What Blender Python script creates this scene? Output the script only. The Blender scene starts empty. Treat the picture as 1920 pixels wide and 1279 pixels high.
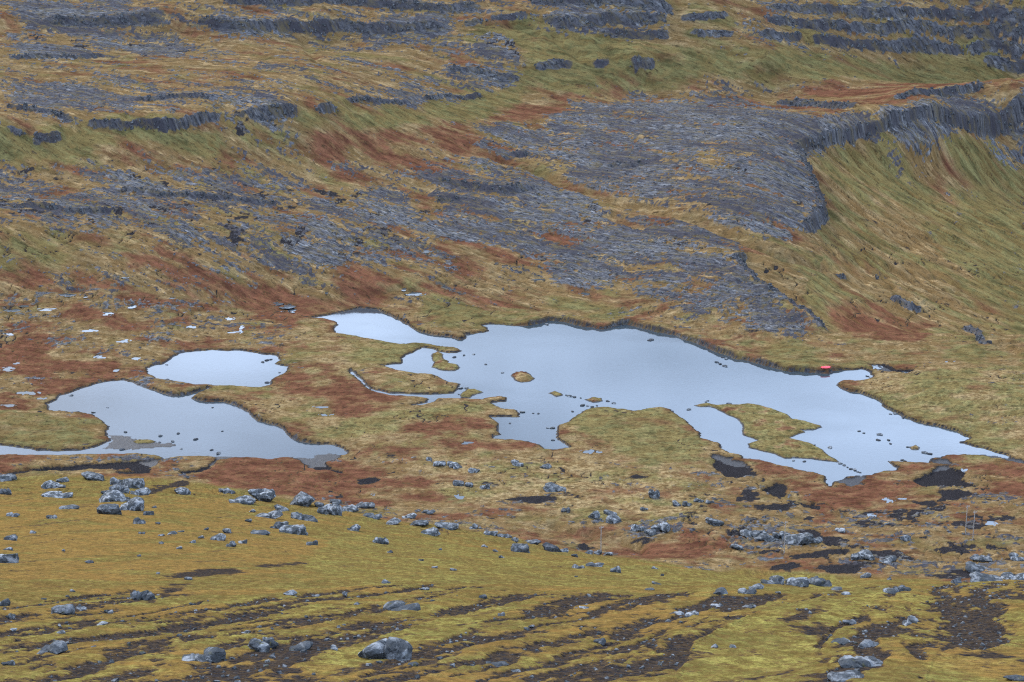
import bpy, bmesh, math, random
import numpy as np
from mathutils import Vector, Matrix

# ================================================================ camera, sky, sun, exposure
scn = bpy.context.scene
COL = scn.collection
R = math.radians
cam_d = bpy.data.cameras.new('camera'); cam = bpy.data.objects.new('camera', cam_d); COL.objects.link(cam)
cam.location = (0, 0, 212.0); cam.rotation_euler = (R(90 - 16.9), 0, 0)
cam_d.sensor_width = 36.0; cam_d.lens = 36.0 * 3583.0 / 1920.0
cam_d.clip_start = 1.0; cam_d.clip_end = 20000.0
scn.camera = cam

SUN_EL, SUN_AZ = 34.0, 318.0          # veiled sun high ahead on the left
world = bpy.data.worlds.new('World'); scn.world = world; world.use_nodes = True
wn = world.node_tree.nodes; wl = world.node_tree.links; wn.clear()
w_out = wn.new('ShaderNodeOutputWorld'); w_bg = wn.new('ShaderNodeBackground'); w_sky = wn.new('ShaderNodeTexSky')
w_sky.sky_type = 'NISHITA'; w_sky.sun_disc = False; w_sky.sun_elevation = R(SUN_EL); w_sky.sun_rotation = R(SUN_AZ)
w_sky.altitude = 300; w_sky.air_density = 1.0; w_sky.dust_density = 2.0; w_sky.ozone_density = 1.0
# a veil of thin cloud over the whole sky
w_tc = wn.new('ShaderNodeTexCoord'); w_map = wn.new('ShaderNodeMapping'); w_map.inputs['Scale'].default_value = (1.0, 1.0, 4.0)
w_n = wn.new('ShaderNodeTexNoise'); w_n.inputs['Scale'].default_value = 2.6; w_n.inputs['Detail'].default_value = 6; w_n.inputs['Roughness'].default_value = .55
w_r = wn.new('ShaderNodeMapRange'); w_r.inputs['From Min'].default_value = .34; w_r.inputs['From Max'].default_value = .66; w_r.inputs['To Min'].default_value = .08; w_r.inputs['To Max'].default_value = .92
w_mix = wn.new('ShaderNodeMix'); w_mix.data_type = 'RGBA'; w_mix.inputs['B'].default_value = (22.5, 28.5, 39.5, 1)
wl.new(w_tc.outputs['Generated'], w_map.inputs['Vector']); wl.new(w_map.outputs['Vector'], w_n.inputs['Vector']); wl.new(w_n.outputs['Fac'], w_r.inputs['Value'])
wl.new(w_r.outputs['Result'], w_mix.inputs['Factor']); wl.new(w_sky.outputs['Color'], w_mix.inputs['A'])
wl.new(w_mix.outputs['Result'], w_bg.inputs['Color']); w_bg.inputs['Strength'].default_value = 0.12
wl.new(w_bg.outputs['Background'], w_out.inputs['Surface'])

sun_d = bpy.data.lights.new('sun', 'SUN'); sun = bpy.data.objects.new('sun', sun_d); COL.objects.link(sun)
sun_d.energy = 3.0; sun_d.angle = R(16); sun_d.color = (1.0, .93, .82)
_el, _az = R(SUN_EL), R(SUN_AZ)
sun.rotation_euler = Vector((-math.sin(_az) * math.cos(_el), -math.cos(_az) * math.cos(_el), -math.sin(_el))).to_track_quat('-Z', 'Y').to_euler()
vs = scn.view_settings; vs.view_transform = 'Standard'; vs.look = 'None'; vs.exposure = 0.95; vs.gamma = 1.0; vs.use_curve_mapping = False
scn.cycles.use_denoising = False; scn.cycles.filter_width = 1.2; scn.cycles.max_bounces = 6; scn.cycles.diffuse_bounces = 2

# ================================================================ map of the place, metres (x right, y away, z up; lake level 0)
BANKS = [[(11.87,722.85),(18.98,724.61),(24.51,720.34),(31.39,716.13),(36.88,713.67),(39.82,716.62),(44.9,719.6),(53.59,712.93),(63.35,704.46),(69.09,696.16),(75.99,683.49),(82.43,674.98),(90.33,669.05),(97.3,662.14),(105.96,658.94),(113.49,657.25)],[(114.55,643.79),(118.45,636.75),(125.38,629.85),(127.33,620.22),(131.83,611.78),(137.24,602.65),(144.45,597.28)],[(-122.76,634.77),(-115.99,631.81),(-112.56,633.78)],[(-109.59,626.93),(-100.14,625.97),(-89.23,613.64),(-81.19,602.65),(-70.4,585.95)],[(-49.61,734.31),(-38.58,714.16),(-24.26,703.26),(-17.98,700.17)]]
CTRL = [(-157.37,620.93,0.3),(-144.45,647.42,0.3),(-92.56,615.31,0.3),(-52.6,571.02,0.3),(-110.29,561.42,0.3),(-133.05,663.04,0.3),(-108.21,686.1,0.3),(-82.3,669.49,0.3),(-50.95,669.49,0.3),(-72.05,729.23,0.3),(-18.42,702.07,0.3),(8.4,721.7,0.3),(68.13,686.1,0.3),(114.1,659.87,0.3),(130.93,656.71,0.3),(120.09,638.37,0.3),(141.06,604.34,0.3),(155.49,568.59,0.3),(97.68,545.3,0.3),(39.95,559.06,0.3),(-10.34,580.91,0.3),(-46.8,609.78,0.3),(7.32,620.93,0.3),(61.71,615.31,0.3),(110.71,583.43,0.3),(27.43,669.49,0.3),(-146.47,573.46,0.3),(-78.65,575.92,0.3),(124.12,563.79,0.3),(-199.87,716.77,5.0),(-183.36,651.44,2.0),(-169.48,597.01,1.0),(-136.76,712.76,4.0),(-103.9,747.1,3.0),(-209.31,756.32,14.0),(-143.9,756.32,14.0),(-79.64,766.69,9.0),(-35.57,770.47,8.0),(-214.57,779.86,24.0),(-152.73,809.43,24.0),(-83.55,810.48,19.0),(-38.4,839.57,17.0),(-238.41,875.9,34.0),(-164.08,877.19,35.0),(-104.03,896.34,35.0),(-67.45,917.93,36.0),(-242.0,893.84,47.0),(-167.11,898.0,47.0),(-103.24,916.68,48.0),(-251.95,933.29,49.0),(-175.44,946.78,52.0),(-96.63,956.84,53.0),(-272.77,1017.83,60.0),(-187.53,1017.83,60.0),(-102.96,1024.53,59.0),(-286.61,1074.24,68.0),(-197.04,1074.24,68.0),(-107.58,1075.04,67.0),(-289.0,1085.39,74.0),(-198.07,1082.22,75.0),(-108.04,1082.22,75.0),(-297.13,1118.64,79.0),(-202.74,1110.23,80.0),(-110.59,1110.23,80.0),(-306.85,1160.8,93.0),(-149.56,1131.54,96.0),(0.0,1121.79,97.0),(148.27,1121.79,97.0),(296.54,1121.79,97.0),(0.0,750.67,2.0),(0.0,809.83,12.0),(0.0,872.84,22.0),(0.0,953.0,32.0),(0.0,993.93,37.0),(0.0,1014.43,42.0),(0.0,1044.62,56.0),(0.0,1070.65,67.0),(0.0,1085.3,77.0),(0.0,1101.82,81.0),(53.65,775.42,9.0),(57.31,835.26,18.0),(61.61,905.42,28.0),(67.24,996.27,38.0),(69.6,1034.56,43.0),(69.99,1044.62,56.0),(71.44,1070.65,67.0),(72.19,1085.3,77.0),(81.2,716.19,3.0),(99.94,716.19,3.0),(105.71,763.96,12.0),(112.26,818.04,22.0),(120.54,885.74,32.0),(130.46,964.91,38.0),(140.02,1040.68,42.0),(140.87,1051.31,55.0),(143.87,1078.03,66.0),(145.44,1093.34,76.0),(147.45,1110.23,80.0),(129.59,694.13,1.0),(145.18,786.88,6.0),(157.55,861.09,12.0),(169.18,931.57,20.0),(173.72,943.39,23.0),(182.32,981.28,37.0),(192.38,1006.86,39.0),(217.13,1046.8,41.0),(224.09,1084.8,50.0),(224.84,1092.8,64.0),(227.32,1110.23,80.0),(160.72,697.42,0.0),(181.82,798.34,3.0),(199.34,882.62,7.0),(212.72,949.71,19.0),(213.23,953.92,25.0),(220.48,992.87,40.0),(183.36,651.44,2.0),(195.3,697.42,0.0),(227.29,821.26,-3.0),(250.51,912.76,0.0),(267.88,984.16,12.0),(268.79,988.31,14.0),(272.86,1012.72,42.0),(278.38,1034.56,43.0),(292.66,1091.16,46.0),(293.65,1100.18,63.0),(294.9,1110.23,80.0),(239.1,657.65,0.0),(270.53,750.46,-7.0),(305.87,855.64,-12.0),(337.31,951.51,-9.0),(352.93,1003.84,8.0),(353.08,1005.51,12.0),(352.45,1012.72,42.0),(375.74,1084.59,47.0),(379.3,1100.18,63.0),(380.91,1110.23,80.0),(147.6,636.16,3.0),(169.82,613.01,3.0),(218.92,597.01,1.0),(201.73,545.41,2.0),(-158.31,553.57,1.5),(-83.06,545.75,1.0),(-57.29,532.16,2.0),(-24.98,521.14,3.0),(6.2,516.99,3.0),(52.45,514.52,4.0),(99.69,519.47,2.0),(147.39,512.05,5.0),(24.65,480.29,6.0),(49.83,486.21,6.0),(73.38,476.51,7.0),(126.72,489.48,7.0),(90.58,468.3,9.0),(133.04,468.3,9.0),(182.44,488.99,8.0),(-238.37,645.24,4.0),(-256.07,699.06,8.0),(-270.56,744.86,17.0),(-286.92,796.51,27.0),(-309.4,866.06,36.0),(-315.7,888.42,48.0),(-355.66,1011.14,61.0),(-387.06,1110.23,80.0),(-211.86,566.15,3.0),(68.53,462.01,9.0),(67.6,455.09,9.5),(88.65,457.34,10.0),(108.93,454.97,10.0),(129.14,453.39,11.0),(170.13,452.72,11.0),(-33.03,85.0,168.65),(-42.45,110.0,158.85),(-51.86,135.0,149.02),(-68.08,178.0,131.92),(-95.2,250.0,103.63),(-127.01,335.0,72.24),(-162.31,430.0,39.55),(-193.81,515.0,11.24),(-25.17,85.0,168.65),(-32.34,110.0,158.85),(-39.51,135.0,149.02),(-51.87,178.0,131.92),(-72.53,250.0,103.63),(-96.77,335.0,72.24),(-123.67,430.0,39.55),(-147.66,515.0,11.24),(-17.3,85.0,168.65),(-22.23,110.0,158.85),(-27.17,135.0,149.02),(-35.66,178.0,131.92),(-49.87,250.0,103.63),(-66.53,335.0,72.24),(-85.02,430.0,39.55),(-101.52,515.0,11.24),(-9.44,85.0,168.65),(-12.24,111.0,158.36),(-14.93,136.0,148.56),(-19.45,178.0,131.92),(-27.78,255.0,100.21),(-37.98,350.0,63.71),(-46.52,430.0,34.7),(-52.9,490.0,13.6),(0.0,85.0,168.65),(0.0,112.0,157.88),(0.0,138.0,147.62),(0.0,180.0,131.02),(0.0,260.0,97.42),(0.0,350.0,60.28),(0.0,430.0,27.71),(0.0,470.0,13.63),(4.98,85.0,168.65),(6.52,112.0,157.88),(7.99,138.0,147.62),(10.38,180.0,131.02),(14.96,260.0,97.42),(20.1,350.0,60.28),(24.7,430.0,24.9),(26.52,462.0,12.03),(11.53,85.0,168.65),(15.09,112.0,157.88),(17.98,134.0,149.49),(22.05,165.0,137.49),(24.7,185.0,129.07),(32.05,240.0,104.1),(42.74,320.0,68.13),(52.07,390.0,37.05),(57.38,430.0,19.95),(18.09,85.0,168.65),(23.67,112.0,157.88),(28.19,134.0,149.49),(34.57,165.0,137.49),(38.73,185.0,129.07),(50.26,240.0,104.1),(67.02,320.0,68.13),(81.66,390.0,37.05),(89.98,430.0,19.95),(25.17,85.0,168.65),(32.93,112.0,157.88),(39.22,134.0,149.49),(48.1,165.0,137.49),(53.89,185.0,129.07),(69.93,240.0,104.1),(93.24,320.0,68.13),(113.61,390.0,37.05),(125.19,430.0,19.95),(33.82,85.0,168.65),(44.25,112.0,157.88),(52.7,134.0,149.49),(64.64,165.0,137.49),(72.41,185.0,129.07),(93.97,240.0,104.1),(125.29,320.0,68.13),(152.66,390.0,37.05),(168.23,430.0,19.95),(-60.0,0.0,210.3),(-60.0,40.0,190.0),(-60.0,-40.0,212.0),(0.0,0.0,210.3),(0.0,40.0,190.0),(0.0,-40.0,212.0),(60.0,0.0,210.3),(60.0,40.0,190.0),(60.0,-40.0,212.0),(-600.0,1300.0,135.0),(-600.0,1500.0,165.0),(-600.0,2000.0,170.0),(0.0,1300.0,135.0),(0.0,1500.0,165.0),(0.0,2000.0,170.0),(600.0,1300.0,135.0),(600.0,1500.0,165.0),(600.0,2000.0,170.0)]
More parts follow.
